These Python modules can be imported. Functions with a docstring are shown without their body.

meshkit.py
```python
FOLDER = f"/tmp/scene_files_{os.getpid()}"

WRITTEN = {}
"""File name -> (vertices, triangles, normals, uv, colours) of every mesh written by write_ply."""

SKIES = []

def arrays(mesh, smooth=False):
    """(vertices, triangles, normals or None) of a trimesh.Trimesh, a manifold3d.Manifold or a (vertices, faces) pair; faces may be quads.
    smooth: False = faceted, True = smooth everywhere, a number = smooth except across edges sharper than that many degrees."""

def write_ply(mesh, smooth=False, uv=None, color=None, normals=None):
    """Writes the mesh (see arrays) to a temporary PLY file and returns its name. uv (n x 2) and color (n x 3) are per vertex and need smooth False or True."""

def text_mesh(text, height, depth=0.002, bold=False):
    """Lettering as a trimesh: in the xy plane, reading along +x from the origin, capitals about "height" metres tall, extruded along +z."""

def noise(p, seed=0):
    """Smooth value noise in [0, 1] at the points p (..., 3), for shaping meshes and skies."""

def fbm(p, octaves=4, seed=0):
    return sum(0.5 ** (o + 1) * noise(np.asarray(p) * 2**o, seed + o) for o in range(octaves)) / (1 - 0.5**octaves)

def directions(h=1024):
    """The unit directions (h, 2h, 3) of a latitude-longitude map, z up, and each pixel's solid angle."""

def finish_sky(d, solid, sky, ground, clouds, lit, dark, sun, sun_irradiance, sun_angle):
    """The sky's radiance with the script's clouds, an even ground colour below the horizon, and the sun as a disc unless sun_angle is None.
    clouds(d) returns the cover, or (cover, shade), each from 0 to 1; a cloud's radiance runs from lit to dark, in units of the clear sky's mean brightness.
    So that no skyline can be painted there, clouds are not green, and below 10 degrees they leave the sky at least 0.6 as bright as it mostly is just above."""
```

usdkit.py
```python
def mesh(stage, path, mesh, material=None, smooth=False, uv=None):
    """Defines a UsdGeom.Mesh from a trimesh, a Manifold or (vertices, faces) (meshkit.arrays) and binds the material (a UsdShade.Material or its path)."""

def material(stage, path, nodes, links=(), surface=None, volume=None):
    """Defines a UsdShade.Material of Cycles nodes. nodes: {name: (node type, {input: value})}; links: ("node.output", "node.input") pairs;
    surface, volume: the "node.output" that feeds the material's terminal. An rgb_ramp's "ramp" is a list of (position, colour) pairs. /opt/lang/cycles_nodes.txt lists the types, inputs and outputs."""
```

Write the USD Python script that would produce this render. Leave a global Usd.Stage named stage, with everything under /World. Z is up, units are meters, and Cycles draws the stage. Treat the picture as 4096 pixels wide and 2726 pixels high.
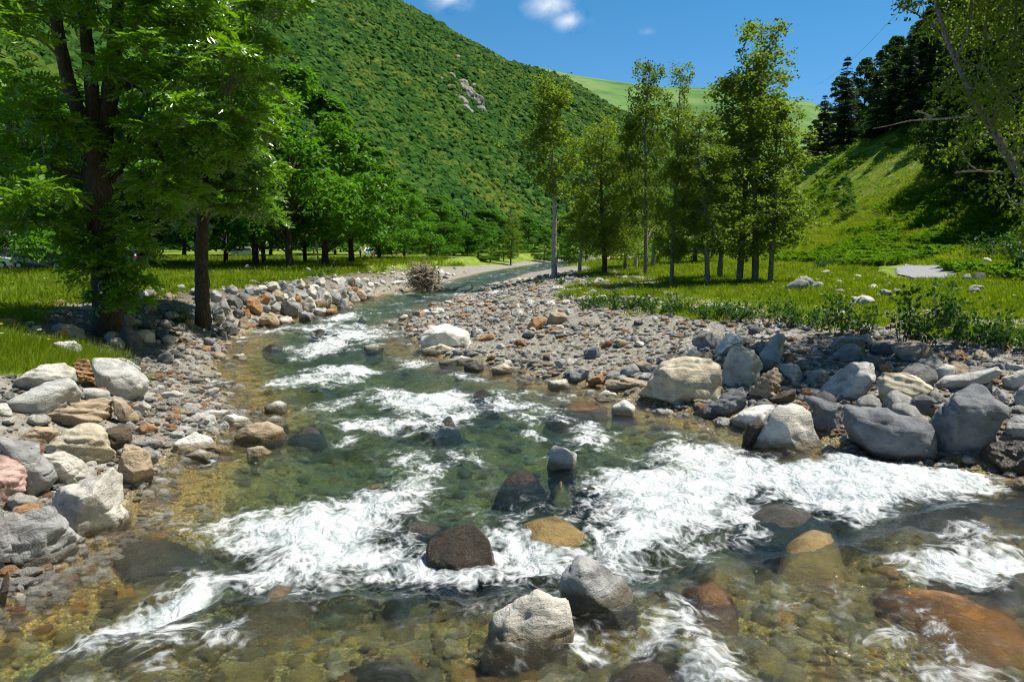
import math, numpy as np, trimesh, usdkit, meshkit
from pxr import Usd, UsdGeom, UsdLux, UsdShade, Sdf, Gf, Vt
from trimesh.creation import icosphere

# ------------------------------------------------------------------ camera, sky, sun
stage = Usd.Stage.CreateInMemory()
UsdGeom.SetStageUpAxis(stage, UsdGeom.Tokens.z)
UsdGeom.SetStageMetersPerUnit(stage, 1.0)
UsdGeom.Xform.Define(stage, '/World')
UsdGeom.Scope.Define(stage, '/World/Looks')

HFOV = 70.0
FPX = 2048 / math.tan(math.radians(HFOV / 2))          # focal length in pixels of the 4096 wide photograph
PITCH = math.atan((1363 - 939) / FPX)
EYE = np.array([0.0, 0.0, 4.0])
cam = UsdGeom.Camera.Define(stage, '/World/camera')
cam.CreateHorizontalApertureAttr(36.0)
cam.CreateFocalLengthAttr(18.0 / math.tan(math.radians(HFOV / 2)))
cam.CreateClippingRangeAttr(Gf.Vec2f(0.1, 20000))
cam.CreateExposureAttr(1.05)
cam.AddTranslateOp().Set(Gf.Vec3d(*EYE))
cam.AddRotateXOp().Set(90.0 - math.degrees(PITCH))

SUN_AZ, SUN_EL = math.radians(78.0), math.radians(64.0)   # azimuth to the right of the view, elevation
SUN = np.array([math.sin(SUN_AZ) * math.cos(SUN_EL), math.cos(SUN_AZ) * math.cos(SUN_EL), math.sin(SUN_EL)])
sun = UsdLux.DistantLight.Define(stage, '/World/sun')
sun.CreateIntensityAttr(1.25); sun.CreateAngleAttr(0.53); sun.CreateNormalizeAttr(True)
sun.CreateColorAttr(Gf.Vec3f(1.0, 0.95, 0.86))
sun.AddRotateXYZOp().Set(Gf.Vec3f(90.0 - math.degrees(SUN_EL), 0, 180.0 - math.degrees(SUN_AZ)))

def look(px, py):
    """direction through a pixel of the photograph (4096 wide)"""
    a, b = (np.asarray(px, float) - 2048) / FPX, (1363 - np.asarray(py, float)) / FPX
    s, c = math.sin(PITCH), math.cos(PITCH)
    d = np.stack([a, c + b * s, -s + b * c], -1)
    return d / np.linalg.norm(d, axis=-1, keepdims=True)

def material(name, nodes, links, surface=None, volume=None):
    return usdkit.material(stage, '/World/Looks/' + name, nodes, links, surface, volume)

dome = UsdLux.DomeLight.Define(stage, '/World/sky')
dome.GetPrim().SetCustomDataByKey('kind', 'structure')
cn, cl = {'tc': ('texture_coordinate', {}),
          'sky': ('sky_texture', {'sky_type': 'single_scattering', 'sun_disc': False, 'sun_elevation': SUN_EL, 'sun_rotation': SUN_AZ, 'altitude': 1500.0, 'air_density': 1.0, 'aerosol_density': 0.35, 'ozone_density': 3.0}),
          'nz': ('noise_texture', {'scale': 26.0, 'detail': 8.0, 'roughness': 0.62, 'distortion': 0.5}),
          'sat': ('mix', {'mix_type': 'multiply', 'fac': 1.0, 'color2': (0.45, 0.96, 1.26)}), 'zz': ('separate_xyz', {}), 'zr': ('map_range', {'from_min': 0.12, 'from_max': 0.32, 'to_min': 1.0, 'to_max': 0.12, 'clamp': True}), 'pc': ('combine_color', {'g': 1.0, 'b': 1.0}), 'pol': ('mix', {'mix_type': 'multiply', 'fac': 1.0}),
          'bg': ('background_shader', {'strength': 0.05})}, [('sky.color', 'sat.color1'), ('tc.generated', 'nz.vector'), ('tc.generated', 'zz.vector'), ('zz.z', 'zr.value'), ('zr.result', 'pc.r'), ('sat.color', 'pol.color1'), ('pc.color', 'pol.color2')]
last = None
for i, (px, py, r, k) in enumerate([(2195, 22, 0.034, 1.0), (2275, 82, 0.026, 0.9), (1800, 0, 0.03, 0.75), (2590, 128, 0.012, 0.35)]):   # four small wisps of cloud
    d = look(px, py)
    cn[f'd{i}'] = ('vector_math', {'math_type': 'subtract', 'vector2': tuple(d)})
    cn[f's{i}'] = ('vector_math', {'math_type': 'multiply', 'vector2': (0.75, 0.75, 1.5)})
    cn[f'l{i}'] = ('vector_math', {'math_type': 'length'})
    cn[f'm{i}'] = ('map_range', {'from_min': 0.0, 'from_max': r, 'to_min': k, 'to_max': 0.0, 'clamp': True})
    cl += [('tc.generated', f'd{i}.vector1'), (f'd{i}.vector', f's{i}.vector1'), (f's{i}.vector', f'l{i}.vector1'), (f'l{i}.value', f'm{i}.value')]
    if last:
        cn[f'a{i}'] = ('math', {'math_type': 'maximum'})
        cl += [(last, f'a{i}.value1'), (f'm{i}.result', f'a{i}.value2')]
        last = f'a{i}.value'
    else:
        last = f'm{i}.result'
cn['sum'] = ('math', {'math_type': 'multiply_add', 'value2': 2.0, 'value3': -1.1}); cn['off'] = ('math', {'math_type': 'add'})
cn['msk'] = ('map_range', {'from_min': -0.06, 'from_max': 0.75, 'to_min': 0.0, 'to_max': 0.85, 'clamp': True})
cn['mix'] = ('mix', {'color2': (9.0, 9.6, 10.6)})
cl += [('nz.fac', 'sum.value1'), ('sum.value', 'off.value1'), (last, 'off.value2')]
cn['gate'] = ('math', {'math_type': 'multiply'})
cl += [('off.value', 'gate.value1'), (last, 'gate.value2'), ('gate.value', 'msk.value'), ('msk.result', 'mix.fac'), ('pol.color', 'mix.color1'), ('mix.color', 'bg.color')]
sky_m = material('sky_look', cn, cl, surface='bg.background')
UsdShade.MaterialBindingAPI.Apply(dome.GetPrim()).Bind(sky_m)

# ------------------------------------------------------------------ helpers
used = {}
def numbered(name, parent='/World'):
    k = (parent, name)
    n = used.get(k, -1) + 1
    used[k] = n
    return f'{parent}/{name}' + (f'_{n:03d}' if n else '')

def tag(p, label=None, cat=None, group=None, kind=None):
    p = p.GetPrim() if hasattr(p, 'GetPrim') else p
    for k, v in (('label', label), ('category', cat), ('group', group), ('kind', kind)):
        if v: p.SetCustomDataByKey(k, v)
    return p

def thing(name, label, cat, loc=(0, 0, 0), rz=0.0, scale=None, group=None):
    x = UsdGeom.Xform.Define(stage, numbered(name))
    x.AddTranslateOp().Set(Gf.Vec3d(*map(float, loc)))
    if rz: x.AddRotateZOp().Set(float(rz))
    if scale is not None: x.AddScaleOp().Set(Gf.Vec3f(*map(float, np.broadcast_to(scale, 3))))
    tag(x, label, cat, group)
    return x.GetPrim()

def put(name, mesh, mat, parent=None, smooth=False, attrs=None):
    """one Mesh prim below parent (or /World); attrs: per-vertex floats that its material reads"""
    par = '/World' if parent is None else str(parent.GetPath())
    m = usdkit.mesh(stage, numbered(name, par), mesh, mat, smooth)
    for k, v in (attrs or {}).items():
        UsdGeom.PrimvarsAPI(m).CreatePrimvar(k, Sdf.ValueTypeNames.FloatArray, 'vertex').Set(Vt.FloatArray.FromNumpy(np.asarray(v, np.float32)))
    return m.GetPrim()

kinds = stage.CreateClassPrim('/World/kinds')
def kind_of(name):
    return UsdGeom.Xform.Define(stage, '/World/kinds/' + name).GetPrim()
def copy_of(kind, name, label, cat, loc, rz=0.0, scale=1.0, group=None):
    r = thing(name, label, cat, loc, rz, scale, group)
    r.GetReferences().AddInternalReference(kind.GetPath()); r.SetInstanceable(True)
    return r

def scatter(name, protos, pos, idx, quat, scale, label=None, cat=None, parent=None):
    """uncountable stuff: one PointInstancer; protos: [(mesh, material, smooth)]"""
    pi = UsdGeom.PointInstancer.Define(stage, numbered(name, '/World' if parent is None else str(parent.GetPath())))
    pts = []
    for i, (m, mat, sm) in enumerate(protos):
        q = usdkit.mesh(stage, f'{pi.GetPath()}/kind_{i}', m, mat, sm)
        pts.append(q.GetPath())
    pi.CreatePrototypesRel().SetTargets(pts)
    pi.CreatePositionsAttr(Vt.Vec3fArray.FromNumpy(np.asarray(pos, np.float32)))
    pi.CreateProtoIndicesAttr(Vt.IntArray.FromNumpy(np.asarray(idx, np.int32)))
    q = np.asarray(quat, float)
    pi.CreateOrientationsAttr(Vt.QuathArray([Gf.Quath(float(a[0]), float(a[1]), float(a[2]), float(a[3])) for a in q]))
    s = np.asarray(scale, np.float32)
    if s.ndim == 1: s = np.repeat(s[:, None], 3, 1)
    pi.CreateScalesAttr(Vt.Vec3fArray.FromNumpy(np.ascontiguousarray(s, np.float32)))
    tag(pi, label, cat, None, 'stuff')
    return pi

def zquat(a):
    a = np.asarray(a); z = np.zeros_like(a)
    return np.stack([np.cos(a / 2), z, z, np.sin(a / 2)], -1)
def rquat(r, n):
    q = r.normal(size=(n, 4)); return q / np.linalg.norm(q, axis=1, keepdims=True)
def sstep(x, a, b):
    t = np.clip((np.asarray(x, float) - a) / (b - a), 0, 1); return t * t * (3 - 2 * t)
def lerp(a, b, t): return a + (b - a) * t
def n2(x, y, s, seed=0, o=4):
    x, y = np.broadcast_arrays(np.asarray(x, float), np.asarray(y, float))
    return meshkit.fbm(np.stack([x * s, y * s, np.full_like(x, 3.7 + seed)], -1), o, seed) - 0.5
def join(parts):
    v, f, n = [], [], 0
    for a, b in parts:
        v.append(a); f.append(np.asarray(b) + n); n += len(a)
    return np.vstack(v), np.vstack(f)
def tube(p, r, k=7, jitter=0.0, rng=None):
    p = np.asarray(p, float); r = np.broadcast_to(np.asarray(r, float), (len(p),))
    t = np.gradient(p, axis=0); t /= np.linalg.norm(t, axis=1, keepdims=True) + 1e-12
    ref = np.where(np.abs(t[:, 2:]) < 0.85, [0, 0, 1.0], [1.0, 0, 0])
    a = np.cross(t, ref); a /= np.linalg.norm(a, axis=1, keepdims=True) + 1e-12
    b = np.cross(t, a); g = np.arange(k) * 2 * np.pi / k
    rr = r[:, None] * (1 + (rng.uniform(-jitter, jitter, (len(p), k)) if rng is not None else 0))
    v = p[:, None] + rr[..., None] * (np.cos(g)[None, :, None] * a[:, None] + np.sin(g)[None, :, None] * b[:, None])
    i, j = np.meshgrid(np.arange(len(p) - 1), np.arange(k), indexing='ij'); j2 = (j + 1) % k
    q = np.stack([i * k + j, i * k + j2, (i + 1) * k + j2, (i + 1) * k + j], -1).reshape(-1, 4)
    v = np.vstack([v.reshape(-1, 3), p[:1], p[-1:]]); n = len(p) * k
    jj = np.arange(k); c0 = np.stack([np.full(k, n), (jj + 1) % k, jj], 1); c1 = np.stack([np.full(k, n + 1), n - k + jj, n - k + (jj + 1) % k], 1)
    return v, np.vstack([q[:, [0, 2, 1]], q[:, [0, 3, 2]], c0[:, ::-1], c1[:, ::-1]])
def curve(pts, n=12):
    """Catmull-Rom through the points"""
    p = np.asarray(pts, float)
    if len(p) == 2: return p[0] + (p[1] - p[0]) * np.linspace(0, 1, n)[:, None]
    q = np.vstack([2 * p[0] - p[1], p, 2 * p[-1] - p[-2]]); out = []
    m = max(2, n // (len(p) - 1))
    for i in range(len(p) - 1):
        t = np.linspace(0, 1, m, endpoint=False)[:, None]; a, b, c, d = q[i:i + 4]
        out.append(0.5 * (2 * b + (c - a) * t + (2 * a - 5 * b + 4 * c - d) * t ** 2 + (3 * b - a - 3 * c + d) * t ** 3))
    return np.vstack(out + [p[-1:]])
# ------------------------------------------------------------------ the lie of the land
D2F = 4096 / 2356.0
def level(y):
    """height of the calm water along the valley; the river runs away from the camera"""
    return -0.012 * np.clip(np.asarray(y, float) - 10.0, 0, 260)
def on_level(px, py, dz=0.0):
    d = look(px, py); y = 12.0
    for _ in range(40):
        t = (level(y) + dz - EYE[2]) / d[2]; y = t * d[1]
    return EYE + t * d
Lsh = [(-9.5, -30), (-8.0, -6), (-7.2, 2), (-6.4, 5.5)] + [tuple(on_level(x * D2F, y * D2F)[:2]) for x, y in [(40, 1370), (200, 1275), (300, 1190), (350, 1090), (420, 1040), (500, 1005), (560, 965), (520, 900), (500, 840), (530, 790), (600, 747), (740, 712), (860, 682), (960, 663), (1050, 642), (1110, 627), (1180, 615), (1240, 606), (1290, 601)]]
Rsh = [(19, -30), (17.5, -6), (16, 3), (12.5, 9.5)] + [tuple(on_level(x * D2F, y * D2F)[:2]) for x, y in [(2300, 1092), (2150, 1062), (1900, 1020), (1700, 970), (1500, 932), (1380, 893), (1250, 872), (1130, 838), (1010, 822), (955, 792), (915, 750), (990, 708), (1085, 672), (1150, 650), (1215, 628), (1290, 615), (1340, 611)]]
Lsh += [(28, 175), (75, 215), (140, 240)]; Rsh += [(30, 152), (75, 190), (140, 215)]
Lsh, Rsh = np.array(Lsh), np.array(Rsh)
def dist_line(x, y, L):
    best = np.full(np.shape(x), 1e9)
    for a, b in zip(L[:-1], L[1:]):
        e = b - a; t = np.clip(((x - a[0]) * e[0] + (y - a[1]) * e[1]) / (e @ e), 0, 1)
        best = np.minimum(best, np.hypot(x - a[0] - t * e[0], y - a[1] - t * e[1]))
    return best
import shapely
RIVER = shapely.Polygon(np.vstack([Lsh, Rsh[::-1]]))
shapely.prepare(RIVER)
# the ledge of boulders in the foreground: water stands higher on the near side of it
LIP = [tuple(on_level(x * D2F, y * D2F, 0.2)[:2]) for x, y in [(-400, 1750), (60, 1560), (300, 1420), (540, 1345), (820, 1338), (1120, 1322), (1300, 1312), (1480, 1305), (1600, 1258), (1800, 1235), (1960, 1218), (2060, 1180), (2200, 1152), (2356, 1150), (2700, 1140)]]
LIPX, LIPY = np.array(LIP).T
def water(x, y):
    """the mean surface of the river: the pool, and the step over the ledge"""
    ly = np.interp(x, LIPX, LIPY) + 0.55 * n2(x, y, 0.9, 8, 3)
    up = sstep(ly - y, -0.2, 0.85)
    return level(y) + (0.27 + 0.28 * n2(x, y, 0.6, 9, 2)) * up + 0.05 * np.clip(ly - y, 0, 4) * up
def shore(x, y):
    """signed distance to the water's edge (land positive), distance to left and right banks"""
    x, y = np.broadcast_arrays(np.asarray(x, float), np.asarray(y, float))
    dl, dr = dist_line(x, y, Lsh), dist_line(x, y, Rsh)
    d = np.minimum(dl, dr)
    return np.where(shapely.contains_xy(RIVER, x, y), -d, d), dl, dr
def hill_right(x, y):
    x0 = 42 - 0.10 * np.clip(y - 100, 0, 62) + np.clip(y - 165, 0, None) * 0.9 - np.clip(45 - y, 0, None) * 0.3
    s = (x - x0) + 2.2 * n2(x, y, 0.05, 5)
    return 0.78 * 6.5 * np.logaddexp(0, s / 6.5)
def ground(x, y, fine=True):
    x, y = np.broadcast_arrays(np.asarray(x, float), np.asarray(y, float))
    d, dl, dr = shore(x, y)
    w = np.where(d < 0, water(x, y), level(y) + 0.25 * sstep(6.0 - y, -1.5, 2.5))
    wob = n2(x, y, 0.35, 1)
    dd = np.clip(d + 0.7 * wob * sstep(d, 0.3, 3), 0, None)
    near_step = sstep(np.interp(x, LIPX, LIPY) - y, -0.2, 1.0)
    bed = -(0.10 + lerp(0.62, 0.30, near_step) * sstep(-d, 0.1, 2.6)) + 0.10 * wob
    # left bank: shelving boulder beach, then a rip-rap wall from y = 26 to 60, low stones beyond
    wall = sstep(y, 24, 29) * sstep(68 + 0 * y, y - 8, y + 8)
    beach = 0.16 * np.minimum(dd, 3) + 0.26 * np.clip(dd - 2.2, 0, 3.4) + 0.10 * np.clip(dd - 8, 0, 5)
    rip = 1.45 * sstep(dd, -0.4, 3.4) + 0.05 * np.clip(dd - 3.4, 0, 5)
    low = 0.13 * np.clip(dd, 0, 7) + 0.75 * sstep(dd, 6.2, 7.6)
    far = sstep(y, 62, 74)
    left = lerp(lerp(beach, rip, wall), low, far)
    left = np.minimum(left, 1.75 + 0.02 * np.clip(dd - 10, 0, 20)) + sstep(dd, 12, 60) * 0.5
    # right bank: gravel slope up to a flat bench, then the meadow and the hill
    right = 0.16 * sstep(dd, 0, 0.5) + 0.62 * sstep(dd, 0.2, 6.2) + 0.32 * sstep(dd, 5.0, 8.6) + 0.012 * np.clip(dd - 9, 0, 40)
    right = lerp(right, 1.15 * sstep(dd, -0.5, 8.5) + 0.012 * np.clip(dd - 9, 0, 40), sstep(y, 36, 50))
    isl = dl < dr
    land = np.where(isl, left, right)
    z = w + np.where(d < 0, bed, land)
    z = z + np.where(isl & (d > 0), 0, hill_right(x, y))
    if fine:
        pad = 1 - np.clip(9.5 - np.hypot(x * 0.871 - y * 0.492, (x * 0.492 + y * 0.871 - 67) / 2.8), 0, 3) / 3
        bank = np.exp(-((d - 3) / 4.0) ** 2) * (d > -1)
        z = z + pad * (0.10 + 0.16 * bank) * n2(x, y, 0.9, 2) * sstep(np.abs(d), 0.0, 1.0) + pad * 0.07 * n2(x, y, 3.1, 3) * (0.35 + bank)
        z = z + np.where(d < 0, 0.16 * n2(x, y, 1.9, 4), 0)
    return z
def hit(px, py, surface=None, far=400.0):
    """where the line of sight through a pixel of the photograph meets the ground (or the water over it)"""
    d = look(px, py); t = np.concatenate([np.arange(4, 40, 0.06), np.arange(40, far, 0.4)])
    p = EYE + t[:, None] * d
    z = ground(p[:, 0], p[:, 1])
    if surface != 'bed':
        sd = shore(p[:, 0], p[:, 1])[0]
        z = np.where(sd < 0, np.maximum(z, water(p[:, 0], p[:, 1])), z)
    k = np.argmax(p[:, 2] < z)
    return p[k].copy(), t[k]

# ------------------------------------------------------------------ materials of the setting
def ramp(*stops): return {'ramp': list(stops)}
def stone_nodes(base, seed=0.0, scale=1.0, wetable=True, strat=0.5, coord='world', rough=0.82, contrast=1.0):
    """rock: mottled tone, rusty stains, layered grain, relief; darker and glossy where the vertices say wet"""
    c = np.array(base, float)
    N = {'geo': ('geometry', {}), 'tc': ('texture_coordinate', {}), 'oi': ('object_info', {}),
         'mp': ('mapping', {'scale': (scale, scale, scale), 'location': (seed, seed * 1.7, 0)}),
         'mp2': ('mapping', {'scale': (1.1 * scale, 2.6 * scale, 9.0 * scale), 'rotation': (0.55 + seed, 0.4, 0.3), 'location': (seed, 0, 0)}),
         'n1': ('noise_texture', {'scale': 2.6, 'detail': 7.0, 'roughness': 0.65}),
         'n2': ('noise_texture', {'scale': 1.3, 'detail': 9.0, 'roughness': 0.72, 'distortion': 0.6}),
         'n3': ('noise_texture', {'scale': 30.0, 'detail': 4.0, 'roughness': 0.7}),
         'r1': ('rgb_ramp', ramp((0.28, c * (1 - 0.68 * contrast)), (0.44, c * 0.85), (0.58, c * 1.12), (0.74, np.clip(c * (1 + 0.5 * contrast), 0, 0.8)))),
         'st': ('rgb_ramp', ramp((0.33, (0.22, 0.20, 0.17)), (0.44, (0.9, 0.9, 0.9)), (0.62, (1.15, 1.13, 1.1)))),
         'm1': ('mix', {'mix_type': 'multiply', 'fac': strat}),
         'ru': ('rgb_ramp', ramp((0.60, (0, 0, 0)), (0.74, (1, 1, 1)))),
         'ruf': ('math', {'math_type': 'multiply', 'value2': 0.55}),
         'm2': ('mix', {'color2': (0.34, 0.17, 0.06)}),
         'sp': ('rgb_ramp', ramp((0.30, (0.45, 0.45, 0.45)), (0.42, (1, 1, 1)), (0.66, (1, 1, 1)), (0.75, (1.3, 1.3, 1.28)))),
         'm3': ('mix', {'mix_type': 'multiply', 'fac': 0.75}),
         'wet': ('attribute', {'attribute': 'wet'}),
         'wc': ('mix', {'mix_type': 'multiply', 'color2': (0.34, 0.30, 0.22)}),
         'rg': ('map_range', {'from_min': 0.0, 'from_max': 1.0, 'to_min': rough, 'to_max': 0.16}),
         'hb': ('math', {'math_type': 'multiply_add', 'value2': 0.6}), 'hc': ('math', {'math_type': 'multiply_add', 'value2': 0.35}),
         'bp': ('bump', {'strength': 1.0, 'distance': 0.07}),
         'p': ('principled_bsdf', {'specular_ior_level': 0.35})}
    src = 'geo.position' if coord == 'world' else 'tc.object'
    L = [(src, 'mp.vector'), (src, 'mp2.vector'), ('mp.vector', 'n1.vector'), ('mp2.vector', 'n2.vector'), ('mp.vector', 'n3.vector'),
         ('n1.fac', 'r1.fac'), ('n2.fac', 'st.fac'), ('r1.color', 'm1.color1'), ('st.color', 'm1.color2'),
         ('n2.color', 'ru.fac'), ('ru.color', 'ruf.value1'), ('ruf.value', 'm2.fac'), ('m1.color', 'm2.color1'),
         ('n3.fac', 'sp.fac'), ('m2.color', 'm3.color1'), ('sp.color', 'm3.color2'),
         ('wet.fac', 'wc.fac'), ('m3.color', 'wc.color1'), ('wet.fac', 'rg.value'), ('wc.color', 'p.base_color'), ('rg.result', 'p.roughness'),
         ('n2.fac', 'hb.value1'), ('n1.fac', 'hb.value3'), ('n3.fac', 'hc.value1'), ('hb.value', 'hc.value3'), ('hc.value', 'bp.height'), ('bp.normal', 'p.normal')]
    return N, L
def stone(name, base, **k):
    N, L = stone_nodes(base, **k)
    if k.get('coord') == 'object':                       # copies differ in tone
        N['ov'] = ('map_range', {'from_min': 0.0, 'from_max': 1.0, 'to_min': 0.62, 'to_max': 1.25})
        N['hv'] = ('hsv', {})
        L = [l for l in L if l != ('wet.fac', 'wc.fac') and l[1] != 'p.base_color'] + [('wet.fac', 'wc.fac'), ('oi.random', 'ov.value'), ('ov.result', 'hv.value'), ('wc.color', 'hv.color'), ('hv.color', 'p.base_color')]
    return material(name, N, L, 'p.BSDF')

# ground: gravel, soil with painted-in bank shade, and turf by the vertices' masks; the bed under water olive and stony
GN = {'geo': ('geometry', {}), 'gr': ('attribute', {'attribute': 'turf'}), 'bd': ('attribute', {'attribute': 'bed'}), 'so': ('attribute', {'attribute': 'earth'}),
      'v1': ('voronoi_texture', {'scale': 9.0, 'randomness': 1.0}), 'v2': ('voronoi_texture', {'scale': 27.0}), 'n1': ('noise_texture', {'scale': 0.8, 'detail': 6.0}), 'n2': ('noise_texture', {'scale': 14.0, 'detail': 5.0, 'roughness': 0.7}),
      'sc': ('separate_color', {}), 'sc2': ('separate_color', {}),
      'g1': ('rgb_ramp', ramp((0.0, (0.055, 0.054, 0.047)), (0.3, (0.155, 0.15, 0.127)), (0.55, (0.265, 0.255, 0.215)), (0.72, (0.21, 0.155, 0.095)), (0.82, (0.18, 0.18, 0.18)), (1.0, (0.42, 0.40, 0.36)))),
      'g2': ('rgb_ramp', ramp((0.0, (0.115, 0.11, 0.093)), (0.5, (0.225, 0.216, 0.183)), (0.8, (0.20, 0.16, 0.11)), (1.0, (0.40, 0.38, 0.345)))),
      'gm': ('mix', {'fac': 0.5}),
      'b1': ('rgb_ramp', ramp((0.0, (0.05, 0.045, 0.02)), (0.22, (0.20, 0.15, 0.04)), (0.42, (0.10, 0.10, 0.05)), (0.6, (0.28, 0.21, 0.06)), (0.74, (0.34, 0.20, 0.04)), (0.86, (0.18, 0.17, 0.10)), (1.0, (0.42, 0.36, 0.18)))),
      'bm': ('mix', {'mix_type': 'multiply', 'fac': 0.7}), 'bmr': ('rgb_ramp', ramp((0.35, (0.45, 0.45, 0.4)), (0.6, (1.2, 1.15, 1.0)))),
      't1': ('rgb_ramp', ramp((0.25, (0.06, 0.12, 0.005)), (0.5, (0.115, 0.18, 0.010)), (0.72, (0.24, 0.22, 0.05)), (0.85, (0.27, 0.23, 0.09)))),
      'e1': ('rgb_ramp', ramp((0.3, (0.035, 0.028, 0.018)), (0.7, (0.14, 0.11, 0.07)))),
      'x1': ('mix', {}), 'x2': ('mix', {}), 'x3': ('mix', {}),
      'hh': ('math', {'math_type': 'multiply_add', 'value2': -0.6}), 'bp': ('bump', {'strength': 0.9, 'distance': 0.06}), 'p': ('principled_bsdf', {'roughness': 0.9, 'specular_ior_level': 0.2})}
GL = [('geo.position', n + '.vector') for n in ('v1', 'v2', 'n1', 'n2')] + [('v1.color', 'sc.color'), ('v2.color', 'sc2.color'), ('sc.r', 'g1.fac'), ('sc2.g', 'g2.fac'), ('g1.color', 'gm.color1'), ('g2.color', 'gm.color2'),
      ('sc2.r', 'b1.fac'), ('n2.fac', 'bmr.fac'), ('b1.color', 'bm.color1'), ('bmr.color', 'bm.color2'), ('n1.fac', 't1.fac'), ('n2.fac', 'e1.fac'),
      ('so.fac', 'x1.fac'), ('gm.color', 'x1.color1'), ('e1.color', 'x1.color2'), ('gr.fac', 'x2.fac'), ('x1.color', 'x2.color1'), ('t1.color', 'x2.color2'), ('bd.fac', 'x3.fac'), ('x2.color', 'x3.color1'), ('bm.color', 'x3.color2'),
      ('x3.color', 'p.base_color'), ('v2.distance', 'hh.value1'), ('n2.fac', 'hh.value3'), ('hh.value', 'bp.height'), ('bp.normal', 'p.normal')]
M_ground = material('ground_look', GN, GL, 'p.BSDF')

def turf_mask(x, y, d, isl):
    """how far turf covers the ground"""
    wob = 2.2 * n2(x, y, 0.22, 11) + 1.2 * n2(x, y, 0.9, 12)
    left = sstep(d + wob, lerp(5.4, 3.4, sstep(y, 27, 33)), lerp(6.6, 4.8, sstep(y, 27, 33)))
    left = np.where(y > 64, sstep(d + wob, lerp(5.6, 2.2, sstep(y, 90, 130)), lerp(7.0, 3.4, sstep(y, 90, 130))), left)
    patch = sstep(3.1 - np.hypot((x + 13.2) / 1.25, (y - 17.6) / 1.2) + 0.5 * wob, 0, 0.8)      # the tussock patch on the near left bank
    left = np.maximum(left, patch * (y < 24))
    right = sstep(d + 1.6 * wob, lerp(12.5, 3.0, sstep(y, 60, 115)), lerp(17.0, 5.5, sstep(y, 60, 115))) * lerp(1.0, 0.86, sstep(n2(x, y, 0.5, 13), 0.05, 0.2))
    strip = sstep(3.0 - np.abs(d - 10.9 - 0.8 * wob), 0, 1.0) * sstep(n2(x, y, 0.55, 14) + 0.5 * n2(x, y, 2.0, 16), -0.05, 0.12) * 0.9
    return np.where(isl, left, np.maximum(right, strip))

# one sheet of ground, finer where the camera looks
az = np.radians(np.concatenate([np.linspace(-180, -47, 20)[:-1], np.linspace(-47, 47, 640), np.linspace(47, 180, 20)[1:]]))
rr = np.concatenate([[0.6, 1.5, 2.6, 3.6], np.geomspace(4.4, 170, 430), np.geomspace(172, 700, 26)])
R_, A_ = np.meshgrid(rr, az, indexing='ij')
gx, gy = R_ * np.sin(A_), R_ * np.cos(A_)
gz = ground(gx, gy)
gd, gdl, gdr = shore(gx, gy); gl_ = gdl < gdr
g_turf = turf_mask(gx, gy, gd, gl_) * sstep(gd, 0.2, 1)
g_bed = sstep(-gd + 0.25 * n2(gx, gy, 2.0, 15), -0.5, 0.1)
wl_ = (gy > 64)
g_earth = np.where(gl_, np.exp(-((gd - np.where(wl_, 7.0, 3.8)) / np.where(wl_, 0.9, 1.9)) ** 2) * sstep(gy, 19, 23) * 0.92, 0) * (1 - 0.8 * g_turf)  # soil band; on the left bank also painted dark as shade below the ash
nr, na = R_.shape
i, j = np.meshgrid(np.arange(nr - 1), np.arange(na - 1), indexing='ij')
q = np.stack([i * na + j, i * na + j + 1, (i + 1) * na + j + 1, (i + 1) * na + j], -1).reshape(-1, 4)
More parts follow.
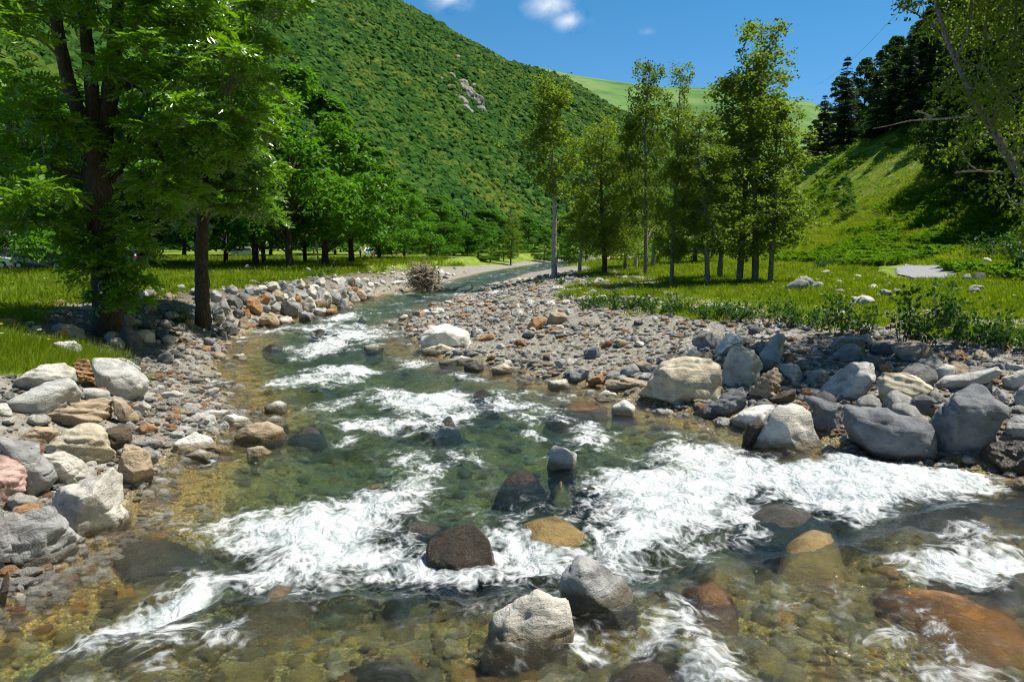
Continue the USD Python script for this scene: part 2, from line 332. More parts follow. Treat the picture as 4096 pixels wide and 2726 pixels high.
V = np.stack([gx, gy, gz], -1).reshape(-1, 3)
tri = np.vstack([q[:, [0, 1, 2]], q[:, [0, 2, 3]]])
fn = np.cross(V[tri[:, 1]] - V[tri[:, 0]], V[tri[:, 2]] - V[tri[:, 0]])
NV = np.zeros_like(V)
for k in range(3): np.add.at(NV, tri[:, k], fn)
NV /= np.linalg.norm(NV, axis=1, keepdims=True) + 1e-12
qd, qt, ql = gd.ravel()[q].mean(1), g_turf.ravel()[q].mean(1), gl_.ravel()[q[:, 0]]
def ground_piece(name, pick, kind='structure'):
    f = q[pick]; ids, inv = np.unique(f, return_inverse=True); f = inv.reshape(f.shape)
    m = UsdGeom.Mesh.Define(stage, numbered(name))
    m.CreatePointsAttr(Vt.Vec3fArray.FromNumpy(V[ids].astype(np.float32)))
    m.CreateFaceVertexCountsAttr(Vt.IntArray.FromNumpy(np.full(len(f), 4, np.int32)))
    m.CreateFaceVertexIndicesAttr(Vt.IntArray.FromNumpy(f.astype(np.int32).ravel()))
    m.CreateSubdivisionSchemeAttr('none')
    m.CreateNormalsAttr(Vt.Vec3fArray.FromNumpy(NV[ids].astype(np.float32))); m.SetNormalsInterpolation('vertex')
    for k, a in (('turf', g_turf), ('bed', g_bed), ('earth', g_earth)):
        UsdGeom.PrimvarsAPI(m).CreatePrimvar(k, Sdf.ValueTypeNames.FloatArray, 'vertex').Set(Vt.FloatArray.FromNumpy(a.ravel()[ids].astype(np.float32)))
    UsdShade.MaterialBindingAPI.Apply(m.GetPrim()).Bind(M_ground)
    tag(m, kind='structure')
ground_piece('riverbed', qd < 0)
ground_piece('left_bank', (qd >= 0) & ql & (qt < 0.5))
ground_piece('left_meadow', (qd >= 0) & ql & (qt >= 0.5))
ground_piece('gravel_bank', (qd >= 0) & ~ql & (qt < 0.5))
ground_piece('right_meadow', (qd >= 0) & ~ql & (qt >= 0.5))
# ------------------------------------------------------------------ the mountain, the far grass hill
def polar_land(name, pxs, prof, n_r, mat, label=None):
    """land given along lines of sight: prof(px) -> (foot distance, foot height, ridge distance, ridge pixel row)"""
    P = np.linspace(pxs[0], pxs[1], pxs[2])
    dirs = look(P, np.full_like(P, 939.0)); az_ = np.arctan2(dirs[:, 0], dirs[:, 1])
    rf, zf, rd, py = prof(P)
    k = np.cos(az_)
    tan = (np.array([look(a, b)[2] / np.hypot(*look(a, b)[:2]) for a, b in zip(P, py)]))
    t = np.concatenate([np.linspace(0, 1, n_r), np.linspace(1.03, 1.5, 6)])[:, None]
    r = rf + (rd - rf) * t
    zr = EYE[2] + tan * rd
    s = np.clip(t, 0, 1)
    z = zf + (zr - zf) * (0.78 * s + 0.22 * s ** 2 * (3 - 2 * s)) - np.clip(t - 1, 0, None) * (zr - zf) * 0.8
    x, y = r * np.sin(az_), r * np.cos(az_)
    return x, y, z, t, az_
def sheet(x, y, z):
    n, m = x.shape
    i, j = np.meshgrid(np.arange(n - 1), np.arange(m - 1), indexing='ij')
    q = np.stack([i * m + j, i * m + j + 1, (i + 1) * m + j + 1, (i + 1) * m + j], -1).reshape(-1, 4)
    return np.stack([x, y, z], -1).reshape(-1, 3), q
F_ = D2F
def mountain_prof(P):
    X = P / F_
    py = np.interp(X, [-500, 100, 400, 560, 700, 870, 940, 1000, 1060, 1110, 1165, 1235, 1290, 1330, 1380, 1425, 1480, 1560, 1700], [-700, -480, -260, -150, -70, -8, 28, 62, 92, 118, 150, 168, 186, 208, 240, 266, 300, 360, 430]) * F_
    rd = np.interp(X, [-500, 300, 870, 1165, 1425, 1700], [420, 620, 820, 880, 900, 900])
    rf = np.interp(X, [-500, 0, 600, 1100, 1500, 1700], [150, 170, 260, 420, 560, 640])
    return rf, np.full_like(P, 0.0), rd, py
mx, my, mz, mt, maz = polar_land('mountain', (-600 * F_ / 1.2, 1700 * F_, 170), mountain_prof, 60, None)
mz = mz + 26 * n2(mx, my, 0.006, 21, 4) * sstep(mt, 0.05, 0.3) * sstep(1 - mt, -0.2, 0.25) + 10 * n2(mx, my, 0.02, 22, 3) * sstep(mt, 0.03, 0.2)
M_hill = material('mountain_soil', {'geo': ('geometry', {}), 'n': ('noise_texture', {'scale': 0.05, 'detail': 8.0, 'roughness': 0.65}), 'r': ('rgb_ramp', ramp((0.3, (0.012, 0.03, 0.008)), (0.6, (0.03, 0.06, 0.014)))), 'p': ('principled_bsdf', {'roughness': 0.95, 'specular_ior_level': 0.0})},
                  [('geo.position', 'n.vector'), ('n.fac', 'r.fac'), ('r.color', 'p.base_color')], 'p.BSDF')
tag(put('mountain', sheet(mx, my, mz), M_hill, smooth=True), 'long forested mountain flank falling to the right across the valley', 'mountain', kind='structure')
def far_prof(P):
    X = P / F_
    py = np.interp(X, [1000, 1150, 1230, 1310, 1400, 1500, 1620, 1760, 1850, 1900, 2000, 2400], [190, 160, 152, 172, 186, 200, 204, 226, 236, 260, 330, 420]) * F_
    return np.full_like(P, 900.0), np.full_like(P, 5.0), np.full_like(P, 2300.0), py
fx, fy, fz, ft, faz = polar_land('far', (1000 * F_, 2400 * F_, 90), far_prof, 40, None)
fz = fz + 90 * n2(fx, fy, 0.0022, 23, 4) * sstep(ft, 0.1, 0.4) * sstep(1.0 - ft, 0.0, 0.3)
M_alp = material('alpine_grass', {'geo': ('geometry', {}), 'n': ('noise_texture', {'scale': 0.006, 'detail': 9.0, 'roughness': 0.62}), 'r': ('rgb_ramp', ramp((0.3, (0.035, 0.075, 0.03)), (0.5, (0.085, 0.15, 0.05)), (0.62, (0.12, 0.17, 0.065)), (0.75, (0.05, 0.09, 0.04)))), 'p': ('principled_bsdf', {'roughness': 0.95, 'specular_ior_level': 0.0})},
                 [('geo.position', 'n.vector'), ('n.fac', 'r.fac'), ('r.color', 'p.base_color')], 'p.BSDF')
tag(put('grass_hill', sheet(fx, fy, fz), M_alp, smooth=True), 'distant smooth green grass ridge behind the forested mountain', 'hill', kind='structure')
# ------------------------------------------------------------------ the river
CROPS = {'A': (0, 1200, 0.9729), 'B': (1300, 1200, 0.9729), 'C': (2700, 1200, 0.9735), 'R': (700, 1000, 0.3396), 'E': (2500, 1250, 0.3507), 'G': (3200, 1250, 0.4146), 'H': (0, 1250, 0.2972), 'I': (0, 1700, 0.4464), 'J': (1200, 900, 0.2972), 'D': (0, 0, D2F)}
def full(c, pts):
    ox, oy, s = CROPS[c]
    return np.asarray(pts, float) * s + (ox, oy)
def to_water(F):
    """points of the river's surface seen through the pixels F"""
    out = []
    for px, py in F:
        d = look(px, py); z = 0.0
        for _ in range(25):
            t = (z - EYE[2]) / d[2]; p = EYE + t * d; z = 0.5 * z + 0.5 * float(water(p[0], p[1]))
        out.append(p[:2])
    return np.array(out)
P4 = np.vstack([full('B', [(690, 1100), (700, 1000), (760, 950), (860, 975), (1100, 1010), (1105, 900), (1120, 800), (1200, 720), (1420, 700)]), full('C', [(0, 590), (160, 600), (350, 650), (420, 720), (350, 800), (280, 890), (250, 960), (120, 975), (20, 1045)]), full('B', [(1300, 1108), (1090, 1090), (960, 1140), (800, 1140)])])
P1 = np.vstack([full('A', [(860, 960), (1000, 890), (1180, 870), (1420, 800)]), full('B', [(120, 790), (330, 770), (420, 700), (440, 770), (380, 870), (300, 930), (260, 1010), (420, 1060), (560, 1110), (690, 1110), (520, 1165), (150, 1150)]), full('A', [(1420, 1180), (1200, 1190), (1050, 1060)])])
FOAM = [(P1, 1.0, 0.35), (P4, 1.0, 0.35)] + [(full(c, p), w, b) for c, w, b, p in [
    ('A', 1.0, 0.22, [(290, 1500), (300, 1420), (450, 1330), (700, 1240), (800, 1130), (1000, 1110), (1100, 1060), (1250, 1150), (1200, 1200), (950, 1210), (830, 1280), (600, 1370), (400, 1460)]),
    ('A', 0.8, 0.2, [(830, 1390), (930, 1350), (970, 1440), (930, 1480), (850, 1440)]),
    ('A', 0.55, 0.3, [(500, 1568), (620, 1400), (800, 1350), (800, 1568)]),
    ('C', 1.0, 0.25, [(350, 700), (640, 650), (800, 650), (1060, 680), (1270, 695), (1370, 800), (1200, 815), (1030, 870), (900, 930), (750, 950), (600, 880), (400, 790)]),
    ('C', 0.95, 0.2, [(880, 1070), (1050, 1050), (1250, 1060), (1434, 1060), (1500, 1130), (1320, 1150), (1310, 1200), (1150, 1190), (1000, 1140)]),
    ('C', 0.9, 0.25, [(-20, 1200), (80, 1330), (200, 1420), (300, 1600), (80, 1600), (60, 1400)]),
    ('C', 0.6, 0.3, [(730, 1390), (900, 1260), (980, 1330), (1080, 1450), (1200, 1600), (900, 1600), (850, 1450)]),
    ('C', 0.55, 0.25, [(1060, 980), (1200, 950), (1400, 1010), (1434, 1050), (1200, 1040)]),
    ('B', 0.85, 0.3, [(180, 380), (250, 350), (400, 380), (500, 360), (600, 390), (600, 460), (400, 490), (220, 420)]),
    ('B', 0.95, 0.25, [(-60, 290), (0, 270), (100, 265), (250, 290), (360, 280), (100, 318), (-40, 330)]),
    ('B', 0.8, 0.25, [(300, 245), (440, 250), (450, 275), (330, 275)]),
    ('B', 0.85, 0.3, [(20, 500), (150, 480), (330, 490), (600, 450), (620, 480), (400, 540), (250, 545), (100, 530)]),
    ('B', 0.7, 0.25, [(640, 420), (720, 370), (860, 450), (930, 455), (700, 465)]),
    ('B', 0.85, 0.25, [(1030, 570), (1080, 515), (1170, 570), (1130, 605), (1050, 595)]),
    ('B', 0.6, 0.3, [(520, 640), (580, 620), (600, 660), (540, 665)]), ('B', 0.6, 0.3, [(330, 640), (420, 620), (440, 680), (380, 740)]),
    ('B', 0.55, 0.3, [(640, 940), (720, 880), (880, 860), (760, 910)]), ('B', 0.6, 0.3, [(1300, 640), (1439, 560), (1439, 680), (1340, 690)]),
    ('B', 0.6, 0.25, [(1040, 1400), (1090, 1380), (1100, 1460), (1050, 1440)]), ('B', 0.8, 0.2, [(1290, 1420), (1360, 1330), (1439, 1330), (1439, 1440)]),
    ('A', 0.75, 0.3, [(1220, 190), (1439, 140), (1439, 200), (1230, 245)]), ('A', 0.75, 0.3, [(1100, 350), (1260, 300), (1439, 270), (1439, 330), (1200, 360)]), ('A', 0.6, 0.3, [(1280, 460), (1439, 400), (1439, 440), (1300, 480)]),
    ('B', 0.7, 0.3, [(0, 120), (150, 110), (280, 150), (100, 180), (0, 200)]), ('B', 0.85, 0.25, [(0, 70), (120, 50), (140, 70), (0, 85)]),
    ('J', 0.85, 0.3, [(370, 1240), (560, 1200), (720, 1240), (640, 1270)]), ('J', 0.7, 0.4, [(0, 1360), (400, 1300), (640, 1330), (300, 1400), (50, 1420)]), ('J', 0.7, 0.4, [(560, 1480), (800, 1380), (1100, 1400), (1250, 1440), (800, 1520)]), ('J', 0.7, 0.4, [(1300, 910), (1450, 905), (1480, 925), (1350, 930)]), ('J', 0.7, 0.4, [(2000, 930), (2350, 925), (2350, 960), (2050, 950)]),
    ('J', 0.55, 0.4, [(250, 1400), (700, 1330), (1000, 1360), (500, 1440)]), ('R', 0.7, 0.3, [(1040, 940), (1200, 910), (1330, 930), (1000, 1000)])]]
FOAM = [(to_water(p), w, b) for p, w, b in FOAM]

wr = np.geomspace(4.3, 185, 640); wa = np.radians(np.linspace(-41, 41, 640))
WR, WA = np.meshgrid(wr, wa, indexing='ij')
wx, wy = WR * np.sin(WA), WR * np.cos(WA)
wd = shore(wx, wy)[0]
keep = wd < 0.9
foam = np.zeros_like(wx)
for poly, wgt, blur in FOAM:
    lo, hi = poly.min(0) - 1, poly.max(0) + 1
    m = keep & (wx > lo[0]) & (wx < hi[0]) & (wy > lo[1]) & (wy < hi[1])
    if not m.any(): continue
    pg = shapely.Polygon(poly).buffer(0); pts = shapely.points(wx[m], wy[m])
    sd = shapely.distance(pts, pg.boundary) * np.where(shapely.contains(pg, pts), -1, 1)
    b = blur * (1 + 0.03 * np.hypot(*poly.mean(0)))
    b = b * 2.0; sd = sd + b * 1.6 * n2(wx[m], wy[m], 1.5, 31, 4)
    foam[m] = np.maximum(foam[m], wgt * (1 - sstep(sd, -b, b * 0.8)))
foam = np.maximum(foam, 0.30 * sstep(n2(wx, wy * 0.7, 0.8, 33, 4), 0.02, 0.22) * sstep(wy, 9, 14))
foam = np.maximum(foam, 0.15 * sstep(n2(wx, wy, 0.7, 41, 4), -0.02, 0.2) * sstep(13 - wy, 0, 3))  # thin mask over the near water for white flecks painted as sun sparkle
foam = foam * keep
mean = water(wx, wy)
wbed = ground(wx, wy)
depth = np.clip(mean - wbed, 0, 2)
calm = sstep(-wd, 0.0, 0.9)
far_ = 1 + 0.015 * wy
rid = lambda s, seed: 1 - 2 * np.abs(n2(wx + 0.35 * n2(wx, wy, 0.9, 40), wy * 0.75, s, seed, 2))
chop = lerp(1.0, 1.45, sstep(wy, 9, 14))
chop = chop * lerp(1.7, 1.1, sstep(wy, 8, 10))
flow = 0.14 * n2(wx, wy * 0.6, 0.55, 34, 3) + chop * (0.13 * (rid(0.9, 35) - 0.8) + 0.09 * n2(wx, wy * 0.8, 2.3, 36, 3) + 0.04 * n2(wx, wy, 6.5, 37, 3))
foam = np.maximum(foam, keep * 0.62 * sstep(flow, 0.035, 0.10) * sstep(wy, 9, 15) * sstep(n2(wx, wy * 0.6, 0.28, 42, 3), -0.12, 0.12))
boil = 0.36 * n2(wx, wy * 0.9, 1.7, 38, 4) + 0.20 * n2(wx, wy, 5.0, 39, 3)
mound = np.zeros_like(wx)
wz = mean + calm * (flow * 1.05 + foam * (boil + 0.03)) + 0.02 * (1 - calm)
def swell(x0, y0, r, h):
    """the water heaped over a boulder just under it"""
    global wz
    wz = wz + h * np.exp(-((wx - x0) ** 2 + ((wy - y0) * 1.2) ** 2) / r ** 2)
ids = -np.ones(wx.size, int)
i, j = np.meshgrid(np.arange(len(wr) - 1), np.arange(len(wa) - 1), indexing='ij'); na_ = len(wa)
wq = np.stack([i * na_ + j, i * na_ + j + 1, (i + 1) * na_ + j + 1, (i + 1) * na_ + j], -1).reshape(-1, 4)
wq = wq[keep.ravel()[wq].all(1)]
WN = {'geo': ('geometry', {}), 'fo': ('attribute', {'attribute': 'foam'}), 'de': ('attribute', {'attribute': 'depth'}),
      'mp': ('mapping', {'scale': (0.95, 0.8, 1.0)}), 'wp': ('noise_texture', {'scale': 1.6, 'detail': 3.0}), 'wpm': ('vector_math', {'math_type': 'multiply_add', 'vector2': (0.5, 0.5, 0.0)}),
      'f1': ('noise_texture', {'scale': 3.4, 'detail': 8.0, 'roughness': 0.68, 'distortion': 0.25}), 'f2': ('voronoi_texture', {'scale': 13.0, 'feature': 'smooth_f1', 'smoothness': 0.4}), 'f3': ('noise_texture', {'scale': 22.0, 'detail': 5.0, 'roughness': 0.7}),
      'a1': ('math', {'math_type': 'multiply_add', 'value2': 3.4, 'value3': -1.92}), 'a2': ('math', {'math_type': 'multiply_add', 'value2': 0.9}), 'a3': ('math', {'math_type': 'multiply_add', 'value2': 1.8}),
      'th': ('map_range', {'range_type': 'smoothstep', 'from_min': 0.42, 'from_max': 1.75, 'to_min': 0.0, 'to_max': 0.96, 'clamp': True}),
      'gt': ('map_range', {'from_min': 0.03, 'from_max': 0.22, 'to_min': 0.0, 'to_max': 1.0, 'clamp': True}), 'mk': ('math', {'math_type': 'multiply'}),
      'tint': ('rgb_ramp', ramp((0.0, (0.99, 0.985, 0.96)), (0.2, (0.93, 0.93, 0.85)), (0.4, (0.75, 0.85, 0.80)), (0.7, (0.50, 0.69, 0.68)), (1.0, (0.36, 0.57, 0.58)))),
      'tr': ('transparent_bsdf', {}), 'gl': ('glossy_bsdf', {'roughness': 0.035, 'color': (0.8, 0.8, 0.8)}), 'fr': ('fresnel', {'IOR': 1.33}),
      'r1': ('noise_texture', {'scale': 5.0, 'detail': 5.0, 'roughness': 0.6, 'distortion': 0.6}), 'r2': ('noise_texture', {'scale': 17.0, 'detail': 4.0, 'roughness': 0.6, 'distortion': 0.4}), 'rr': ('math', {'math_type': 'multiply_add', 'value2': 0.35}),
      'bp': ('bump', {'strength': 0.8, 'distance': 0.09}), 'wm': ('mix_closure', {}), 'rf': ('refraction_bsdf', {'IOR': 1.2, 'roughness': 0.0}), 'tm': ('mix_closure', {'fac': 0.42}), 'bpr': ('bump', {'strength': 0.5, 'distance': 0.05}), 'fl': ('map_range', {'range_type': 'smoothstep', 'from_min': 0.60, 'from_max': 0.68, 'to_min': 0.0, 'to_max': 0.9, 'clamp': True}), 'flg': ('map_range', {'from_min': 0.04, 'from_max': 0.4, 'to_min': 0.0, 'to_max': 1.0, 'clamp': True}), 'flm': ('math', {'math_type': 'multiply'}), 'mx': ('math', {'math_type': 'maximum'}),  # includes small white flecks painted in as glints of sun on the water
      'fb': ('math', {'math_type': 'multiply_add', 'value2': 1.1}), 'bp2': ('bump', {'strength': 0.8, 'distance': 0.06}),
      'fc': ('rgb_ramp', ramp((0.28, (0.26, 0.33, 0.34)), (0.46, (0.50, 0.54, 0.55)), (0.60, (0.68, 0.70, 0.71)))),
      'fd': ('principled_bsdf', {'roughness': 0.55, 'specular_ior_level': 0.4}), 'ft': ('translucent_bsdf', {'color': (0.5, 0.56, 0.58)}), 'fm': ('mix_closure', {'fac': 0.2}), 'all': ('mix_closure', {})}
WL = [('geo.position', 'mp.vector'), ('geo.position', 'wp.vector'), ('wp.color', 'wpm.vector1'), ('mp.vector', 'wpm.vector3')] + [('wpm.vector', n + '.vector') for n in ('f1', 'f2', 'f3', 'r1')] + [('geo.position', 'r2.vector'),
      ('f1.fac', 'a1.value1'), ('f2.distance', 'a2.value1'), ('a1.value', 'a2.value3'), ('fo.fac', 'a3.value1'), ('a2.value', 'a3.value3'), ('a3.value', 'th.value'), ('fo.fac', 'gt.value'), ('th.result', 'mk.value1'), ('gt.result', 'mk.value2'),
      ('de.fac', 'tint.fac'), ('tint.color', 'tr.color'), ('r2.fac', 'rr.value1'), ('r1.fac', 'rr.value3'), ('rr.value', 'bp.height'), ('bp.normal', 'gl.normal'), ('fr.fac', 'wm.fac'), ('tr.BSDF', 'tm.closure1'), ('rf.BSDF', 'tm.closure2'), ('tint.color', 'rf.color'), ('r1.fac', 'bpr.height'), ('bpr.normal', 'rf.normal'), ('f3.fac', 'fl.value'), ('fo.fac', 'flg.value'), ('fl.result', 'flm.value1'), ('flg.result', 'flm.value2'), ('mk.value', 'mx.value1'), ('flm.value', 'mx.value2'), ('tm.closure', 'wm.closure1'), ('gl.BSDF', 'wm.closure2'),
      ('f3.fac', 'fb.value1'), ('f2.distance', 'fb.value3'), ('fb.value', 'bp2.height'), ('bp2.normal', 'fd.normal'), ('f1.fac', 'fc.fac'), ('fc.color', 'fd.base_color'), ('fd.BSDF', 'fm.closure1'), ('ft.BSDF', 'fm.closure2'),
      ('mx.value', 'all.fac'), ('wm.closure', 'all.closure1'), ('fm.closure', 'all.closure2')]
M_water = material('river_water', WN, WL, 'all.closure')
def build_water():
    f = wq; u, inv = np.unique(f, return_inverse=True); f = inv.reshape(f.shape)
    P = np.stack([wx, wy, wz], -1).reshape(-1, 3)[u]
    t = put('river', (P, f), M_water, smooth=True, attrs={'foam': foam.ravel()[u], 'depth': depth.ravel()[u]})
    tag(t, 'clear fast mountain river with white rapids', kind='structure')
# ------------------------------------------------------------------ boulders
ROCK = {'grey': stone('grey_rock', (0.240, 0.240, 0.236), seed=1.0), 'pale': stone('pale_rock', (0.403, 0.378, 0.333), seed=2.0, contrast=0.8), 'smooth': stone('smooth_grey_rock', (0.346, 0.340, 0.319), seed=3.0, strat=0.35, contrast=0.6),
        'tan': stone('tan_rock', (0.288, 0.224, 0.152), seed=4.0), 'rust': stone('rusty_rock', (0.272, 0.152, 0.072), seed=5.0), 'dark': stone('dark_rock', (0.096, 0.096, 0.096), seed=6.0, contrast=0.8), 'brown': stone('brown_rock', (0.070, 0.052, 0.034), seed=7.0),
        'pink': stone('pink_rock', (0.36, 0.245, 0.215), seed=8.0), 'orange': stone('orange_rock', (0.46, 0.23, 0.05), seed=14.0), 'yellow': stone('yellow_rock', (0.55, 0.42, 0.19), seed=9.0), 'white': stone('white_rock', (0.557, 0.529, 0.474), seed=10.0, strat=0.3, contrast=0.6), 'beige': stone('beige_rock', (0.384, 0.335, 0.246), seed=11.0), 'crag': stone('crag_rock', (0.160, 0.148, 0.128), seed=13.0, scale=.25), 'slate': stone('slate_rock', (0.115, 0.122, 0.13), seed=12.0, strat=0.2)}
_ico = {k: icosphere(k) for k in (1, 2, 3, 4, 5)}
def rock_shape(outline, thick, rng, res=4, cuts=8, rough=0.05, block=0.75, layers=0.0):
    """a stone: (x, z) outline seen from the front, given thickness along y; planar breaks, lumps, layers"""
    S = _ico[res].vertices; F = _ico[res].faces
    a, b, c = S[:, 0], S[:, 2], S[:, 1]
    C = outline.mean(0)
    th = np.arctan2(*(outline - C).T[::-1]); rad = np.hypot(*(outline - C).T)
    o = np.argsort(th); th, rad = th[o], rad[o]
    tt = np.concatenate([th - 2 * np.pi, th, th + 2 * np.pi]); xy = np.tile((outline - C)[o], (3, 1))
    ang = np.arctan2(b, a)
    k = np.clip(np.searchsorted(tt, ang) - 1, 0, len(tt) - 2)
    p0, p1 = xy[k], xy[k + 1]; e = p1 - p0                       # where the ray leaves the polygon
    den = np.cos(ang) * e[:, 1] - np.sin(ang) * e[:, 0]
    R = np.abs((p0[:, 0] * e[:, 1] - p0[:, 1] * e[:, 0]) / np.where(np.abs(den) < 1e-9, 1e-9, den))
    R = np.minimum(R, rad.max() * 1.02)
    rho = np.hypot(a, b) ** block
    P = np.stack([C[0] + R * rho * np.cos(ang), thick * np.sign(c) * np.abs(c) ** 0.85, C[1] + R * rho * np.sin(ang)], -1)
    size = math.sqrt(np.ptp(outline[:, 0]) * np.ptp(outline[:, 1]))
    for _ in range(cuts):
        n = rng.normal(size=3) * (1, 1, 1); n[1] = -abs(n[1]) - 0.5 if rng.random() < 0.75 else abs(n[1]) + 0.4
        n /= np.linalg.norm(n); h = P @ n; m = h.min() + (h.max() - h.min()) * rng.uniform(0.80, 0.93)
        P = P - n * (np.clip(h - m, 0, None) * 0.93)[:, None]
    N = P - P.mean(0); N /= np.linalg.norm(N, axis=1, keepdims=True) + 1e-9
    q = P / size; s = rng.uniform(0, 50)
    disp = 1.0 * (meshkit.fbm(q * 2.1 + s, 3, 1) - 0.5) + 0.55 * (meshkit.fbm(q * 6.5 + s, 3, 2) - 0.5) - 0.35 * np.clip(0.06 - np.abs(meshkit.fbm(q * (2.6, 2.6, 4.5) + s + 9, 2, 3) - 0.5), 0, 1) / 0.06 * 0.5
    if layers:
        ax = np.array([0.25, 0.3, 0.92]); ax /= np.linalg.norm(ax)
        disp = disp + layers * (np.abs(((q @ ax + 0.1 * meshkit.fbm(q * 3 + s, 2, 4)) * 7.0) % 1 - 0.5) - 0.25)
    return P + N * (disp * rough * 2.6 * size)[:, None], F
def drape(P, F, zw, rng, amount=0.16, always=0.0):
    """how wet each vertex is: a splash line a hand above the water"""
    h = P[:, 2] - zw - amount * (0.55 + 0.9 * meshkit.fbm(P * 3.0, 3, 7))
    return np.clip(np.maximum(1 - sstep(h, -0.04, 0.06), always), 0, 1)
def awash(crop, pts, mat, label, top=0.0, wet=1.0, cuts=3, rough=0.03, layers=0.0, group=None, hump=0.0, high=None):
    """a stone in the river known by its plan: the outline lies on the water, its top stands `top` above the surface (below it when negative)"""
    Fp = full(crop, pts); rng = np.random.default_rng(int(abs(Fp.sum())) % 100003)
    W = to_water(Fp); c = W.mean(0)
    zw = float(water(*c)); zb = float(ground(c[0], c[1]))
    th = (zw + top - zb) * 0.5 + 0.12
    size = math.sqrt(np.ptp(W[:, 0]) * np.ptp(W[:, 1])); res = 4 if np.ptp(Fp[:, 0]) > 120 else 3
    P, F = rock_shape(W - c, th, rng, res, cuts, rough, 0.8, layers)
    X = np.stack([c[0] + P[:, 0], c[1] + P[:, 2], P[:, 1]], -1)
    X[:, 2] += zw + top - X[:, 2].max()
    F = F[:, ::-1]
    fl = 1 + 1.1 * np.clip((X[:, 2].max() - 0.07 - X[:, 2]) / size, 0, 0.9)
    X[:, :2] = c + (X[:, :2] - c) * fl[:, None]
    m = put('boulder', (X, F), ROCK[mat], smooth=True, attrs={'wet': drape(X, F, zw, rng, always=wet)})
    tag(m, label, 'boulder', group)
    placed.append((c[0], c[1], 0.5 * size))
    if hump: swell(c[0], c[1], 0.62 * size, hump)
placed = []           # (x, y, radius) of the stones so far
def boulder(crop, pts, mat, label, thick=0.8, cuts=8, rough=0.05, block=0.72, layers=0.0, wet=None, sink=0.18, res=None, name='boulder', cat='boulder', group=None, foot=None, back=0.0, swell_h=0.0):
    """a stone whose outline is that in the photograph, at the distance where its foot meets the ground"""
    Fp = full(crop, pts); rng = np.random.default_rng(int(abs(Fp.sum())) % 100003)
    cx = 0.5 * (Fp[:, 0].min() + Fp[:, 0].max()); y0, y1 = Fp[:, 1].min(), Fp[:, 1].max()
    fp = foot if foot is not None else y1 - 0.10 * (y1 - y0)
    g, t = hit(cx, fp)
    d0 = look(cx, fp); hd = math.hypot(g[0], g[1]) + back
    scale = hd / math.hypot(d0[0], d0[1])                       # distance along the line of sight
    fw = np.array([g[0], g[1]]) / math.hypot(g[0], g[1]); rt = np.array([fw[1], -fw[0]])
    dirs = look(Fp[:, 0], Fp[:, 1])
    k = hd / (dirs[:, :2] @ fw)                                 # onto the upright plane through the foot
    W = EYE + dirs * k[:, None]
    o2 = np.stack([W[:, :2] @ rt, W[:, 2]], -1)
    c0 = o2[:, 0].mean(); o2[:, 0] -= c0
    w, h = np.ptp(o2[:, 0]), np.ptp(o2[:, 1])
    th = thick * 0.5 * math.sqrt(w * h) if thick > 0 else -thick
    low = o2[:, 1].min()
    o2[:, 1] = np.where(o2[:, 1] < low + 0.3 * h, o2[:, 1] - sink * h * (1 - (o2[:, 1] - low) / (0.3 * h)), o2[:, 1])      # bedded in
    gx0 = EYE[:2] + fw * hd + rt * c0
    if shore(*gx0)[0] < 0.4:                                     # in the river: down to the bed, broader below the surface
        dz = max(0.0, float(water(*gx0)) - float(ground(*gx0)))
        lowm = o2[:, 1] < low + 0.3 * h; o2[lowm, 1] -= dz * 0.9; o2[lowm, 0] = np.sign(o2[lowm, 0]) * np.maximum(np.abs(o2[lowm, 0]) * 1.35, 0.42 * w)
    px = (Fp[:, 0].max() - Fp[:, 0].min()) / 4
    res = res or (4 if px > 30 else 3 if px > 12 else 2)
    P, F = rock_shape(o2, th, rng, res, cuts, rough, block, layers)
    cen = rt * c0 + fw * (hd + 0.55 * th)
    X = np.stack([cen[0] + P[:, 0] * rt[0] + P[:, 1] * fw[0], cen[1] + P[:, 0] * rt[1] + P[:, 1] * fw[1], P[:, 2]], -1)
    base = np.array([cen[0], cen[1], X[:, 2].min()])
    zw = float(water(cen[0], cen[1]))
    sd = float(shore(cen[0], cen[1])[0])
    wv = drape(X, F, zw, rng, always=wet if wet else 0.0) if (sd < 1.2 or wet) else np.zeros(len(X))
    m = put(name, (X, F), ROCK[mat], smooth=True, attrs={'wet': wv}) if wv.max() > 0.02 else put(name, (X, F), ROCK[mat], smooth=32)
    tag(m, label, cat, group)
    placed.append((cen[0], cen[1], 0.5 * max(w, 2 * th)))
    if swell_h: swell(cen[0], cen[1], 0.55 * w, swell_h)
    return cen, w, h
B = boulder
# left bank, far to near
B('H', [(700,400),(1000,380),(1080,450),(1110,530),(1120,640),(930,640),(850,550),(720,480)], 'smooth', 'pale grey flaking slab just right of the near grass tussocks on the left bank', layers=0.4, cuts=5)
B('H', [(1530,630),(1650,620),(1800,680),(1890,760),(1880,830),(1750,800),(1560,720)], 'smooth', 'light grey stone peeping out behind the big smooth pale boulder on the left bank', cuts=5)
B('H', [(1210,640),(1550,630),(1750,720),(1880,800),(2010,920),(1990,1060),(1880,1190),(1700,1225),(1510,1150),(1340,1040),(1270,850)], 'smooth', 'big smooth pale grey boulder with a hollow in its flank at the left pebble beach', cuts=4, rough=.045, block=.8)
B('H', [(930,650),(1120,625),(1200,660),(1280,820),(1335,1020),(1200,1010),(1110,980),(1010,850),(920,700)], 'rust', 'dark cracked rock with an orange edge wedged against the big smooth pale boulder', layers=0.55, rough=.07)
B('H', [(100,1030),(350,830),(600,720),(900,705),(1040,800),(1040,930),(940,980),(650,1050),(380,1120),(120,1150)], 'pale', 'whitish sloping slab with a rusty seam directly below the near grass tussocks', layers=0.4, cuts=4, thick=1.1)
